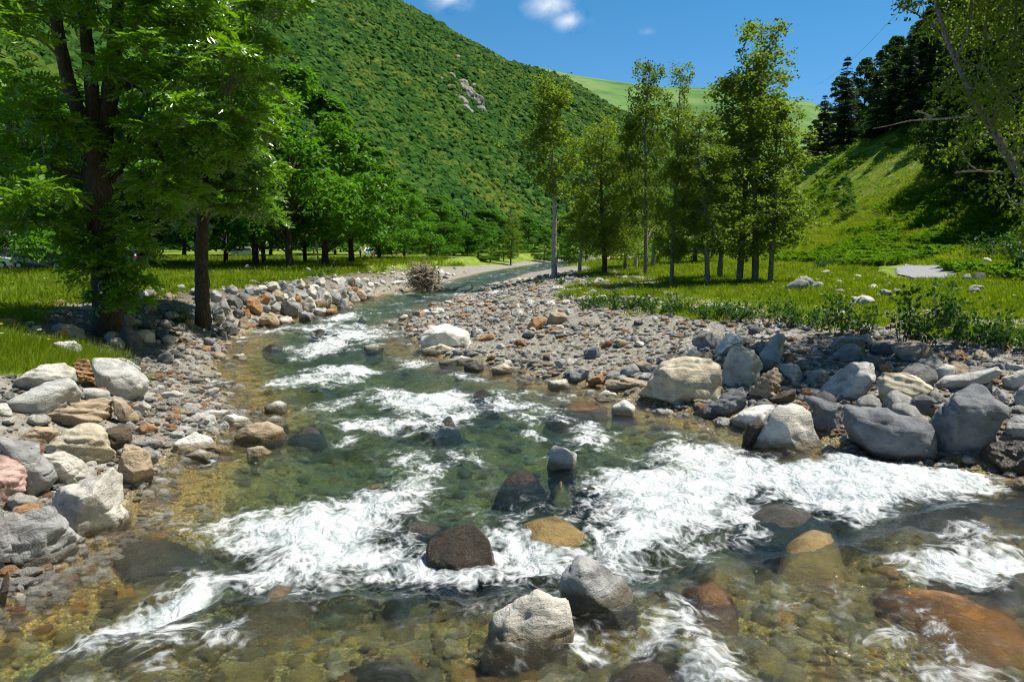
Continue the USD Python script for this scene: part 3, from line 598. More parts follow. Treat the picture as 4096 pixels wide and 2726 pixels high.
B('H', [(1110,1030),(1290,1020),(1490,1060),(1500,1190),(1350,1230),(1120,1230)], 'smooth', 'small pale stone tucked between the smooth grey slab and the big pale boulder', cuts=5)
B('H', [(1510,1170),(1650,1170),(1740,1270),(1880,1400),(1850,1520),(1770,1530),(1600,1440),(1520,1280)], 'tan', 'tan brown wedge of rock at the right end of the layered brown slab', cuts=7)
B('H', [(100,1220),(400,1080),(650,970),(940,900),(1030,960),(1110,1090),(1090,1230),(800,1330),(480,1410),(170,1450),(130,1330)], 'smooth', 'long smooth grey slab with curved cracks, uppermost of the left boulder pile', cuts=3, rough=.04, block=.68, layers=0.2, thick=.9)
B('H', [(390,1440),(700,1350),(1100,1230),(1350,1190),(1560,1230),(1640,1370),(1610,1500),(1400,1570),(1100,1590),(650,1590),(440,1530)], 'tan', 'long brown layered slab lying under the smooth grey slab on the left bank', layers=0.72, cuts=5, rough=.06)
B('H', [(-80,1230),(100,1220),(160,1330),(150,1420),(40,1400),(-80,1380)], 'smooth', 'grey stone at the left frame edge against the end of the smooth grey slab')
B('I', [(150,100),(300,20),(480,30),(545,80),(490,140),(280,200),(140,170)], 'tan', 'flat tan stone with an orange tip at the left of the fluted beige boulder', cuts=5)
B('I', [(950,30),(1100,-5),(1180,20),(1190,130),(1130,240),(1040,290),(970,190)], 'brown', 'brown lichen covered rock at the right shoulder of the fluted beige boulder', rough=.08)
B('I', [(380,240),(560,100),(750,20),(870,10),(960,60),(980,180),(1040,260),(1000,330),(820,400),(700,370),(560,320),(430,280)], 'beige', 'beige boulder with fine slanting flutes in the middle of the left boulder pile', layers=0.44, cuts=5)
B('I', [(360,270),(600,260),(740,340),(840,430),(850,500),(700,590),(560,620),(500,520),(420,400)], 'pale', 'cream boulder with small rust spots below the fluted beige boulder', cuts=8, rough=.065)
B('I', [(-30,110),(150,160),(290,180),(360,210),(370,300),(480,400),(530,500),(500,640),(430,700),(240,660),(130,500),(0,280)], 'grey', 'rounded dark grey boulder with a pale top at the left edge behind the pink boulder', cuts=6, rough=.06)
B('I', [(-140,270),(0,270),(130,300),(230,380),(270,460),(240,600),(170,650),(120,730),(-20,790),(-150,740)], 'pink', 'pinkish red boulder cut by the left edge of the picture', layers=0.48, cuts=6, thick=1.0)
B('I', [(1110,200),(1250,220),(1350,260),(1380,440),(1330,550),(1140,620),(1050,440),(1080,280)], 'tan', 'square brownish block standing at the water edge right of the fluted beige boulder', cuts=8, rough=.06)
B('I', [(430,740),(560,640),(830,520),(1040,430),(1120,520),(1130,690),(1080,750),(1120,900),(1020,1040),(900,1090),(690,1100),(600,980),(490,860)], 'pale', 'large pale grey boulder at the left waterline with a wet brown foot', cuts=8, rough=.065, thick=.95)
B('I', [(20,840),(200,740),(280,670),(420,730),(510,820),(540,900),(640,970),(650,1090),(560,1180),(420,1230),(300,1310),(160,1360),(60,1330),(30,1100)], 'grey', 'rough speckled grey boulder lowest at the left water edge', cuts=9, rough=.09, thick=.9)
B('I', [(-160,800),(0,770),(40,840),(80,960),(110,1130),(70,1300),(-20,1420),(-170,1300)], 'grey', 'grey boulder cut by the left edge below the pink boulder', cuts=7, rough=.07)
B('I', [(-20,1568),(30,1400),(80,1290),(105,1340),(75,1500),(30,1640)], 'brown', 'thin dark brown slab standing in the water at the lower left edge', wet=.7)
B('H', [(-60,120),(0,85),(130,75),(220,100),(285,170),(290,200),(130,220),(0,200)], 'rust', 'pale rock with an orange flank on the far left gravel below the tree shadow', cuts=6)
B('H', [(680,200),(800,150),(1000,170),(1170,230),(1180,330),(1050,350),(850,330),(700,280)], 'grey', 'flat grey rock in the tree shade left of the big ash trunk foot', layers=0.4)
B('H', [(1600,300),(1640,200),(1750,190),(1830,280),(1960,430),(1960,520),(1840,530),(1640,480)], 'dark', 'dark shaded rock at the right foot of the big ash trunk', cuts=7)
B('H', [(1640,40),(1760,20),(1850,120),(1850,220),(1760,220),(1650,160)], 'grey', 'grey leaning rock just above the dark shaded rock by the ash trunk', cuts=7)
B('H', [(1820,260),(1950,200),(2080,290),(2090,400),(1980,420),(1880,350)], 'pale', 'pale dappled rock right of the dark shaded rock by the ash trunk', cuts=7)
B('H', [(2160,350),(2240,300),(2355,320),(2355,420),(2240,430)], 'pale', 'white sunlit stone lying under the shaded left bank', cuts=5)
B('H', [(760,250),(860,230),(940,320),(920,370),(800,340)], 'rust', 'small rusty stone on gravel left of the ash trunk', cuts=5)
B('H', [(1400,350),(1480,310),(1570,370),(1590,440),(1480,430)], 'grey', 'small grey stone in dappled shade in front of the ash trunk', cuts=5)
# pebble beach on the left
B('A', [(880,490),(960,472),(1020,490),(1030,512),(960,532),(890,522)], 'white', 'flat whitish stone at the tip of the left pebble beach', cuts=4, block=.8)
B('A', [(960,572),(1010,520),(1100,508),(1165,530),(1165,572),(1080,592)], 'tan', 'oval tan stone half in the water off the left pebble beach', cuts=4, block=.8)
B('A', [(716,592),(800,550),(870,570),(880,600),(800,628),(720,632)], 'white', 'white angular block at the front of the left pebble beach', cuts=6)
B('A', [(760,645),(820,618),(900,640),(840,668)], 'smooth', 'flat pale grey stone just below the white angular block', cuts=3)
B('A', [(1010,612),(1080,603),(1120,628),(1050,648)], 'beige', 'low cream stone in shallow water in front of the oval tan stone', cuts=3)
B('A', [(1085,440),(1140,420),(1185,430),(1172,458),(1100,463)], 'smooth', 'grey stone with a wet foot standing in the current above the oval tan stone', cuts=4)
awash('A', [(1200,532),(1250,510),(1310,515),(1322,548),(1220,552)], 'dark', 'dark wet stone just breaking the surface right of the oval tan stone', top=0.12, wet=.9)
B('A', [(1100,490),(1130,472),(1170,485),(1180,512),(1120,518)], 'grey', 'small speckled grey stone between the oval tan stone and the current', cuts=5)
B('A', [(548,540),(600,505),(650,525),(655,552),(570,558)], 'rust', 'rust coloured flat stone at the back of the left pebble beach', cuts=5)
B('A', [(545,592),(640,583),(692,602),(560,618)], 'slate', 'flat blue grey slate lying at the near water edge of the pebble beach', cuts=3)
B('A', [(660,382),(720,372),(765,390),(700,412),(660,408)], 'smooth', 'rounded grey stone on the pebble beach below the smooth pale boulder', cuts=4)
B('A', [(800,470),(870,455),(960,460),(940,480),(850,492)], 'smooth', 'flat grey slab behind the flat whitish stone on the pebble beach', cuts=4)
B('A', [(545,440),(590,415),(625,440),(610,475),(560,470)], 'pale', 'pale stone right of the tan brown wedge on the pebble beach', cuts=5)
B('A', [(880,610),(930,598),(950,622),(890,630)], 'beige', 'small cream stone right of the white angular block', cuts=3)
B('A', [(955,230),(1000,220),(1020,240),(970,246)], 'white', 'white stone alone in the stream in front of the shaded left bank', cuts=3)
awash('A', [(1085,190),(1130,184),(1165,195),(1110,204)], 'dark', 'black wet stone in the stream below the left bank wall', top=0.12, wet=.9)
awash('A', [(1280,132),(1320,122),(1355,132),(1310,143)], 'brown', 'wet brown stone in the upstream rapid near the left bank wall', top=0.12, wet=.9)
# in the river
B('B', [(920,612),(955,578),(1000,565),(1035,600),(1038,660),(1010,712),(960,715),(925,680)], 'smooth', 'upright white and grey boulder standing alone in mid river', cuts=7, wet=0, sink=.1)
awash('B', [(740,724),(800,682),(860,700),(895,752),(800,768),(728,748)], 'brown', 'low wet brown rock with a dry white cap left of the upright boulder', top=0.12, wet=.75)
awash('B', [(940,757),(980,748),(1000,777),(950,788)], 'yellow', 'small cream yellow stone in front of the upright boulder', top=0.06, wet=.5)
awash('B', [(1030,772),(1110,755),(1185,765),(1120,795),(1050,812)], 'brown', 'flat dark wet rock at the edge of the right rapid', top=0.06, wet=1)
B('B', [(1180,442),(1230,412),(1277,440),(1272,478),(1190,480)], 'white', 'round white stone in the water in front of the huge beige boulder', cuts=4)
awash('B', [(930,452),(990,415),(1080,405),(1165,430),(1110,474),(960,480)], 'rust', 'broad reddish brown wet rock near the right shore', top=0.07, wet=.95)
awash('B', [(470,512),(490,485),(530,490),(547,528),(490,534)], 'dark', 'small black wet stone in the middle of the rapids', top=0.14, wet=1)
awash('B', [(596,392),(640,358),(680,370),(695,402),(620,414)], 'brown', 'olive wet hump with water breaking over it in mid river', top=0.1, wet=1)
B('B', [(420,1040),(450,985),(550,945),(620,958),(680,1015),(702,1100),(560,1118),(440,1075)], 'brown', 'glossy dark brown boulder in the foam at the centre foreground', wet=1, cuts=7, rough=.045, thick=.9, sink=.25)
awash('B', [(255,948),(340,912),(440,900),(508,930),(490,968),(400,980),(280,985)], 'dark', 'dark wet rock behind the glossy dark brown boulder', top=0.1, wet=1)
awash('B', [(745,925),(830,890),(960,882),(1040,930),(1110,970),(1090,1012),(940,1015),(850,985)], 'yellow', 'flat yellow rock just under the water beside the foam', top=0.15, wet=.05)
B('B', [(975,1150),(1040,1072),(1100,1098),(1200,1160),(1278,1215),(1270,1275),(1100,1285),(1000,1240)], 'grey', 'grey wedge shaped rock on the ledge with a sloping right side', cuts=6, rough=.05)
B('B', [(680,1390),(700,1360),(780,1290),(870,1240),(940,1270),(1010,1285),(1018,1370),(940,1410),(870,1440),(720,1450)], 'pale', 'pale grey two humped boulder nearest to the viewer', cuts=6, rough=.06, thick=.9)
awash('C', [(270,900),(340,830),(430,810),(540,840),(625,890),(570,970),(400,980),(300,950)], 'dark', 'black wet dome of rock between the two right hand foam streams', top=0.16, wet=1)
awash('C', [(470,1010),(560,955),(650,980),(695,1080),(640,1150),(500,1125),(450,1060)], 'yellow', 'yellow rock under clear water below the black wet dome', top=0.08, wet=.3)
awash('C', [(110,1010),(200,985),(300,1030),(290,1105),(150,1110)], 'yellow', 'olive yellow submerged rock at the lip of the foam', top=-0.03, wet=.7)
awash('C', [(50,1150),(150,1105),(245,1160),(235,1250),(90,1240)], 'rust', 'rusty orange stone under the foreground water right of the grey wedge rock', top=-0.05, wet=.6)
awash('C', [(885,1190),(1000,1178),(1200,1208),(1440,1300),(1500,1400),(1340,1430),(1150,1365),(960,1270)], 'orange', 'large orange streaked slab under water at the right foreground', top=0.10, wet=.1, layers=0.48)
awash('C', [(905,930),(1030,868),(1200,812),(1500,805),(1560,960),(1250,1010),(1000,1000)], 'brown', 'broad olive brown mound with water sliding over it at the right edge', top=-0.03, wet=1, hump=.16)
awash('C', [(1305,1165),(1400,1125),(1500,1125),(1520,1220),(1340,1210)], 'dark', 'dark wet rock cut by the right edge below the foam', top=0.08, wet=1)
awash('C', [(285,690),(430,655),(560,665),(645,690),(640,730),(400,715)], 'rust', 'low red brown wet ledge in front of the smooth cream boulder', top=0.06, wet=1)
awash('B', [(1150,1540),(1250,1468),(1439,1445),(1520,1500),(1500,1640),(1150,1640)], 'brown', 'wet brown mound at the bottom edge right of the two humped boulder', top=0.05, wet=1)
awash('A', [(960,1270),(1040,1188),(1130,1163),(1205,1190),(1205,1245),(1080,1300),(1000,1310)], 'tan', 'wet layered hump of rock in the lower left rapids', top=0.1, wet=.9, layers=0.5)
awash('A', [(380,1080),(480,965),(620,938),(760,960),(880,1000),(700,1080),(500,1110)], 'slate', 'smooth slate grey rock under a bulge of water right of the rough speckled boulder', top=-0.02, wet=1, hump=.14)
awash('B', [(100,1450),(300,1435),(375,1472),(330,1520),(190,1530)], 'dark', 'flat dark rock under the water at the bottom centre', top=-0.04, wet=1)
awash('B', [(268,1190),(390,1172),(425,1210),(330,1265),(265,1245)], 'slate', 'blue grey slate under shallow water below the central foam', top=-0.05, wet=.9)
B('B', [(160,190),(210,183),(245,195),(230,210),(180,208)], 'smooth', 'grey stone in the stream left of the long white slab', cuts=3)
awash('B', [(140,760),(220,745),(300,755),(250,790),(150,790)], 'tan', 'flat tan rock at the upper edge of the left foam', top=0.03, wet=.8)
# right shore, left part
B('B', [(372,170),(440,115),(500,103),(592,140),(610,195),(500,205),(385,205)], 'white', 'broad white smooth slab at the tip of the right gravel bank', cuts=3, block=.72, thick=1.1)
B('B', [(395,205),(480,182),(565,212),(545,230),(420,220)], 'beige', 'long flat beige slab at the water below the broad white slab', cuts=3)
B('B', [(465,255),(560,232),(650,252),(600,268),(500,266)], 'smooth', 'low flat grey slab at the water right of the broad white slab', cuts=3)
B('B', [(570,265),(610,250),(650,270),(640,290),(590,288)], 'dark', 'dark wet stone by the low flat grey slab', wet=.9, cuts=4)
B('B', [(685,282),(740,262),(792,290),(762,308),(700,302)], 'beige', 'rounded speckled beige stone alone at the waterline below the gravel slope', cuts=4)
B('B', [(938,252),(980,240),(998,270),(960,288)], 'grey', 'small grey cube shaped stone at the foot of the gravel slope', cuts=7)
B('B', [(1005,300),(1060,275),(1108,300),(1075,342),(1010,325)], 'grey', 'angular light grey block at the foot of the gravel slope', cuts=8)
B('B', [(912,335),(1000,325),(1000,360),(930,368)], 'pale', 'pale flat block at the waterline left of the long dark ledge', cuts=5)
B('B', [(1208,292),(1270,263),(1298,290),(1242,323)], 'grey', 'blue grey stone against the left side of the huge beige boulder', cuts=6)
B('B', [(1058,212),(1120,188),(1142,225),(1080,248)], 'slate', 'square slate grey stone halfway up the gravel slope', cuts=7)
B('B', [(1145,335),(1210,318),(1320,338),(1325,375),(1190,375)], 'tan', 'long weathered ledge jutting left from the huge beige boulder', layers=0.66, cuts=4)
B('B', [(1112,402),(1150,372),(1212,390),(1182,415)], 'white', 'small white flat stone in the water below the long ledge', cuts=3)
B('B', [(1080,330),(1140,300),(1150,340),(1110,365)], 'rust', 'split rusty and white stone left of the long ledge', cuts=6)
B('B', [(830,115),(850,75),(900,70),(920,85),(860,130)], 'rust', 'rusty tilted slab high on the gravel slope', cuts=5)
B('B', [(910,90),(930,50),(990,45),(1000,75),(960,115),(915,115)], 'tan', 'angular tan rock next to the rusty tilted slab high on the gravel slope', cuts=8)
B('B', [(595,150),(605,118),(625,125),(625,158)], 'slate', 'small dark upright stone right of the broad white slab', cuts=6)
B('B', [(610,165),(690,135),(700,155),(640,172)], 'rust', 'flat rusty slab on the gravel right of the broad white slab', cuts=4)
# right shore, boulder pile
B('E', [(570,560),(690,440),(760,380),(820,400),(830,450),(790,540),(720,590)], 'white', 'whitish leaning stone behind the left shoulder of the huge beige boulder', cuts=5)
B('E', [(810,520),(960,450),(1000,480),(1010,580),(850,580)], 'tan', 'tan stone peeping over the huge beige boulder', cuts=5)
B('E', [(980,470),(1060,360),(1150,250),(1230,240),(1330,290),(1400,310),(1350,390),(1200,420),(1080,510),(1000,510)], 'white', 'white grey boulder topmost in the right pile above the big white one', cuts=6)
B('E', [(1520,480),(1650,310),(1740,245),(1840,280),(1850,380),(1820,510),(1720,600),(1610,610)], 'smooth', 'smooth grey boulder with a yellowish face standing highest on the right slope', cuts=6)
B('E', [(1810,490),(1900,440),(1970,500),(1870,580),(1820,565)], 'rust', 'small rust stone right of the smooth yellowish faced boulder', cuts=6)
B('E', [(1740,600),(1900,575),(1990,620),(2050,760),(1990,790),(1850,770),(1770,690)], 'pale', 'half shaded pale boulder behind the striped upright slab', cuts=6)
B('E', [(1090,640),(1140,490),(1230,380),(1310,360),(1480,440),(1540,550),(1615,640),(1570,740),(1430,850),(1380,900),(1200,910),(1090,800)], 'pale', 'big angular white boulder behind and right of the huge beige boulder', cuts=10, rough=.055)
B('E', [(230,850),(330,680),(420,590),(600,550),(800,545),(980,560),(1070,640),(1078,760),(1062,930),(1000,1030),(850,1070),(600,1070),(380,1060),(250,970)], 'beige', 'huge beige boulder with a dark hollow at the right waterline', cuts=8, rough=.06, thick=.85)
B('E', [(1620,1000),(1870,900),(1960,870),(1950,970),(1890,1090),(1700,1090)], 'brown', 'dark brown broken block left of the big dark double boulder', cuts=8)
B('E', [(1410,890),(1570,740),(1720,630),(1780,730),(1770,850),(1690,960),(1600,1030),(1550,980),(1440,970)], 'tan', 'striped grey brown slab standing on end in the right pile', layers=0.66, cuts=6)
B('E', [(1060,850),(1110,840),(1130,900),(1110,980),(1070,970)], 'beige', 'narrow beige stone wedged right of the huge beige boulder', cuts=5)
B('E', [(850,1150),(970,1040),(1200,910),(1340,875),(1390,940),(1385,1100),(1250,1170),(1000,1210),(870,1200)], 'slate', 'long dark grey slab sloping into the water below the striped slab', layers=0.44, cuts=5)
B('E', [(1205,1260),(1330,1140),(1470,1080),(1620,1040),(1740,1070),(1680,1220),(1580,1330),(1500,1370),(1330,1350)], 'white', 'white boulder with brown flank behind the smooth cream boulder', cuts=7)
B('E', [(1345,1420),(1400,1260),(1520,1230),(1600,1270),(1520,1420),(1430,1560),(1345,1520)], 'brown', 'wet red brown rock at the left foot of the smooth cream boulder', wet=.9, cuts=6)
B('E', [(1490,1440),(1600,1230),(1740,1085),(1900,1080),(2040,1120),(2110,1200),(2150,1380),(2180,1480),(1990,1600),(1700,1590),(1520,1520)], 'pale', 'large smooth cream boulder with a wet lower half at the right rapid', cuts=4, rough=.035, block=.72, thick=.9)
B('G', [(0,740),(60,725),(130,770),(60,840),(-20,860)], 'rust', 'orange tan stone at the upper tip of the big dark double boulder', cuts=6)
B('G', [(20,820),(80,785),(250,850),(400,890),(440,930),(430,1040),(440,1190),(300,1160),(180,1110),(120,960)], 'slate', 'left dark grey lobe of the big dark boulder at the right waterline', cuts=4, rough=.045, block=.8)
B('G', [(390,1080),(430,910),(550,950),(620,970),(740,950),(850,960),(960,1030),(1110,1060),(1270,1085),(1310,1200),(1345,1330),(1290,1470),(1100,1450),(850,1430),(700,1350),(580,1270),(430,1170)], 'slate', 'big dark grey boulder with a pale quartz line and a glistening wet right end', cuts=4, rough=.045, block=.75, thick=.8)
B('G', [(290,330),(350,250),(480,230),(620,250),(650,300),(520,330),(400,360),(310,390)], 'grey', 'shaded grey stone at the very top of the right bank', cuts=4)
B('G', [(315,410),(430,310),(520,300),(600,350),(660,465),(560,490),(400,460)], 'grey', 'grey stone leaning in front of the topmost shaded stone of the right bank', cuts=6)
B('G', [(135,640),(230,570),(390,490),(600,490),(740,520),(765,580),(730,680),(620,820),(560,880),(350,880),(170,790)], 'smooth', 'flat topped grey block with a dark front above the dark double boulder', cuts=8, block=.62)
B('G', [(900,540),(1000,520),(1130,600),(960,600)], 'tan', 'flat brown stone behind the striped tan boulder', cuts=4)
B('G', [(750,500),(850,500),(890,580),(800,620)], 'rust', 'rusty stone between the flat topped block and the striped tan boulder', cuts=6)
B('G', [(745,640),(800,580),(960,560),(1130,640),(1240,710),(1295,755),(1220,810),(1000,850),(830,900),(770,830)], 'beige', 'striped tan boulder with a pointed right end in the right pile', layers=0.48, cuts=6)
B('G', [(1020,910),(1110,810),(1210,800),(1340,870),(1345,910),(1220,920),(1200,1040),(1080,1040),(1000,970)], 'dark', 'small dark rock in the gap below the striped tan boulder', cuts=7)
B('G', [(1230,660),(1290,560),(1400,505),(1490,520),(1495,620),(1380,650),(1290,700)], 'pale', 'rounded pale stone behind the long grey boulder on the right', cuts=5)
B('G', [(1150,580),(1250,510),(1430,475),(1330,550),(1240,580)], 'brown', 'flat brown shaded stone behind the rounded pale stone', cuts=4)
B('G', [(1295,700),(1380,630),(1640,600),(1830,560),(1950,510),(1990,555),(1830,670),(1640,730),(1500,770),(1350,785)], 'smooth', 'long light grey boulder with a dark hole lying along the right pile', cuts=4)
B('G', [(1735,700),(1830,630),(1870,700),(1865,765),(1790,750)], 'grey', 'small wedge of grey rock on the big round dark boulder', cuts=5)
B('G', [(1840,790),(1900,725),(1990,790),(2005,835),(1950,875),(1865,860)], 'grey', 'small oval grey stone caught right of the wedge of grey rock', cuts=3)
B('G', [(1420,890),(1490,790),(1650,735),(1760,740),(1830,790),(1900,870),(2055,955),(2045,1020),(1950,1090),(1900,1250),(1760,1290),(1560,1430),(1340,1440),(1290,1250),(1290,1080),(1390,960)], 'slate', 'big round dark boulder overhanging a black hollow at the right', cuts=4, rough=.05, block=.75, thick=1.0, foot=1830)
B('G', [(1920,640),(2050,580),(2220,545),(2260,740),(2000,755)], 'pale', 'pale boulder with an orange patch at the right edge of the pile', cuts=5)
B('G', [(2055,810),(2120,730),(2240,690),(2300,960),(2110,960)], 'grey', 'blue grey boulder at the right edge below the orange patched one', cuts=5)
B('G', [(1965,1110),(2040,1010),(2161,985),(2280,1020),(2280,1300),(2100,1260),(1990,1200)], 'grey', 'speckled round grey boulder at the right edge near the water', cuts=4)
B('G', [(1730,1500),(1760,1330),(1900,1225),(2180,1240),(2300,1400),(2250,1560),(1850,1560)], 'brown', 'dark wet boulder under the overhang at the right water edge', wet=.8)
B('E', [(1400,1010),(1440,1000),(1480,1060),(1470,1110),(1410,1110)], 'dark', 'little dark stone between the slabs behind the white boulder', cuts=6)
B('G', [(2000,480),(2161,520),(2161,570),(1980,580),(1950,530)], 'grey', 'shaded grey slab at the back right of the boulder pile', cuts=4)
B('C', [(1355,760),(1434,730),(1520,740),(1520,800),(1380,800)], 'tan', 'speckled wet stone at the right edge where the rapid begins', wet=.7, cuts=4)
# upstream pebbly shore and the far bank
for c, p, m, l in [('J', [(1715,1080),(1770,1055),(1830,1060),(1830,1085),(1740,1092)], 'rust', 'orange stone in the stream off the tip of the right bar'),
                   ('J', [(1930,1045),(1970,1010),(2030,1020),(2045,1050),(1980,1060)], 'white', 'white round stone off the tip of the right bar'),
                   ('J', [(2030,1030),(2060,1003),(2090,1020),(2080,1038)], 'white', 'smaller white stone beside the white round one off the right bar'),
                   ('J', [(1320,1290),(1340,1240),(1400,1200),(1450,1215),(1450,1260),(1380,1290)], 'white', 'large white rounded stone on the right bar shore'),
                   ('J', [(1450,1265),(1480,1215),(1520,1230),(1520,1265)], 'white', 'white stone touching the large white rounded one on the right bar'),
                   ('J', [(1175,1350),(1210,1310),(1290,1320),(1290,1360),(1210,1368)], 'beige', 'cream stone in the water left of the right bar'),
                   ('J', [(1440,1410),(1480,1388),(1570,1400),(1590,1415),(1500,1422)], 'rust', 'orange slab at the water below the right bar'),
                   ('J', [(1515,1370),(1570,1345),(1630,1362),(1580,1385)], 'white', 'flat white stone above the orange slab of the right bar'),
                   ('J', [(1560,1150),(1600,1130),(1630,1150),(1600,1165)], 'white', 'small white stone at the upper water line of the right bar'),
                   ('J', [(150,1460),(200,1420),(300,1425),(335,1460),(280,1480),(180,1480)], 'brown', 'wet olive brown rock in the upstream rapid'),
                   ('J', [(330,1530),(450,1480),(600,1465),(640,1485),(560,1520),(400,1545)], 'dark', 'long dark wet rock awash in the upstream rapid'),
                   ('J', [(770,1285),(830,1252),(870,1275),(840,1295)], 'dark', 'dark wet stone beside the white chute upstream'),
                   ('J', [(1310,1160),(1340,1138),(1372,1158),(1340,1168)], 'grey', 'small grey stone in the calm stream above the right bar'),
                   ('J', [(1255,800),(1260,760),(1330,745),(1440,755),(1450,800),(1340,808)], 'white', 'broad white flat rock on the far left shore before the driftwood'),
                   ('J', [(1205,650),(1215,625),(1270,620),(1290,640),(1250,668)], 'white', 'pale stone on the far cut bank left of the driftwood'),
                   ('J', [(1205,560),(1225,540),(1270,560),(1280,580),(1250,588)], 'white', 'pale stone high in the far cut bank below the turf edge'),
                   ('J', [(1350,660),(1370,640),(1410,655),(1405,682),(1370,680)], 'white', 'pale round stone in the far cut bank nearest the driftwood'),
                   ('J', [(980,810),(1000,775),(1060,770),(1090,800),(1050,832),(1000,830)], 'pale', 'pale boulder on the far left shore right of the wall end'),
                   ('J', [(820,740),(860,712),(920,720),(945,760),(880,785),(830,770)], 'white', 'white rounded boulder at the top of the wall end'),
                   ('R', [(790,205),(850,165),(920,195),(990,250),(900,255),(820,235)], 'grey', 'grey rock lying alone in the left meadow behind the thin tree'),
                   ('R', [(1525,205),(1560,200),(1630,240),(1600,280),(1550,250)], 'grey', 'grey slab at the crumbling turf edge of the left meadow')]:
    (awash(c, p, m, l, top=.13) if 'wet' in l else B(c, p, m, l, cuts=4))
# ------------------------------------------------------------------ foliage and wood
def leaf_look(name, lo, mid, hi, trans, tf=0.38, rough=0.45, spec=0.35, stand=0.0, own=0.38):
    return material(name, {'st': ('noise_texture', {'scale': 0.02, 'detail': 5.0, 'roughness': 0.65}), 'sv': ('math', {'math_type': 'multiply_add', 'value2': 2.2 * stand, 'value3': -1.1 * stand}), 'sa': ('math', {'math_type': 'add', 'use_clamp': True}), 'g': ('geometry', {}), 'o': ('object_info', {}), 'a': ('math', {'math_type': 'multiply', 'value2': 1 - own}), 'b': ('math', {'math_type': 'multiply_add', 'value2': own}),
        'r': ('rgb_ramp', ramp((0.0, lo), (0.5, mid), (1.0, hi))), 't': ('mix', {'mix_type': 'multiply', 'fac': 1.0, 'color2': trans}),
        'd': ('principled_bsdf', {'roughness': rough, 'specular_ior_level': spec}), 'tr': ('translucent_bsdf', {}), 'm': ('mix_closure', {'fac': tf})},
        [('g.random_per_island', 'a.value1'), ('o.random', 'b.value1'), ('a.value', 'b.value3'), ('g.position', 'st.vector'), ('st.fac', 'sv.value1'), ('b.value', 'sa.value1'), ('sv.value', 'sa.value2'), ('sa.value', 'r.fac'), ('r.color', 'd.base_color'), ('r.color', 't.color1'), ('t.color', 'tr.color'), ('d.BSDF', 'm.closure1'), ('tr.BSDF', 'm.closure2')], 'm.closure')
L_ash = leaf_look('ash_leaf', (0.065, 0.155, 0.005), (0.12, 0.235, 0.008), (0.19, 0.30, 0.016), (1.7, 1.7, 0.6), tf=0.42, rough=0.3, spec=0.75)
L_broad = leaf_look('broad_leaf', (0.038, 0.115, 0.003), (0.07, 0.18, 0.004), (0.12, 0.23, 0.006), (1.7, 1.7, 0.6), tf=0.48, spec=0.2)
L_dark = leaf_look('dark_leaf', (0.026, 0.06, 0.006), (0.06, 0.11, 0.010), (0.12, 0.17, 0.014), (1.5, 1.5, 0.7), tf=0.3, spec=0.08)
L_birch = leaf_look('birch_leaf', (0.075, 0.125, 0.010), (0.14, 0.20, 0.016), (0.22, 0.27, 0.03), (1.6, 1.6, 0.7), tf=0.55, rough=0.45, spec=0.2)
L_alder = leaf_look('sapling_leaf', (0.020, 0.065, 0.008), (0.045, 0.110, 0.012), (0.085, 0.155, 0.018), (1.6, 1.6, 0.7), rough=0.5, spec=0.12)
L_con = leaf_look('needle', (0.008, 0.024, 0.010), (0.014, 0.038, 0.014), (0.024, 0.055, 0.018), (1.2, 1.2, 0.8), tf=0.12)
L_mtn = leaf_look('mountain_crown', (0.013, 0.048, 0.006), (0.032, 0.080, 0.009), (0.078, 0.108, 0.012), (1.2, 1.2, 0.8), tf=0.10, rough=0.8, spec=0.05, stand=0.9, own=0.8)
L_grass = leaf_look('grass_blade', (0.075, 0.135, 0.006), (0.16, 0.22, 0.010), (0.34, 0.29, 0.07), (1.5, 1.45, 0.7), tf=0.4, spec=0.1, own=0.6)
L_fern = leaf_look('fern', (0.08, 0.17, 0.004), (0.13, 0.24, 0.007), (0.19, 0.28, 0.012), (1.6, 1.6, 0.7), tf=0.35, rough=0.7, spec=0.06)
def bark(name, a, b, scale=(6, 6, 1.2), marks=None):
    N = {'g': ('geometry', {}), 'm': ('mapping', {'scale': scale}), 'n': ('noise_texture', {'scale': 3.0, 'detail': 7.0, 'roughness': 0.7, 'distortion': 0.6}), 'r': ('rgb_ramp', ramp((0.35, a), (0.62, b))), 'bp': ('bump', {'strength': 1.0, 'distance': 0.05}), 'p': ('principled_bsdf', {'roughness': 0.9, 'specular_ior_level': 0.2})}
    return material(name, N, [('g.position', 'm.vector'), ('m.vector', 'n.vector'), ('n.fac', 'r.fac'), ('r.color', 'p.base_color'), ('n.fac', 'bp.height'), ('bp.normal', 'p.normal')], 'p.BSDF')
K_ash = bark('ash_bark', (0.016, 0.013, 0.010), (0.075, 0.06, 0.045))
K_dark = bark('dark_bark', (0.02, 0.017, 0.013), (0.07, 0.055, 0.042))
K_bir2 = bark('old_birch_bark', (0.035, 0.03, 0.025), (0.19, 0.17, 0.14), scale=(4, 4, 3))
K_birch = bark('birch_bark', (0.05, 0.045, 0.04), (0.40, 0.37, 0.33), scale=(3, 3, 5))
K_grey = bark('grey_bark', (0.09, 0.08, 0.07), (0.26, 0.235, 0.21), scale=(5, 5, 3))
K_dead = bark('dead_wood', (0.12, 0.09, 0.06), (0.36, 0.30, 0.23), scale=(4, 4, 4))

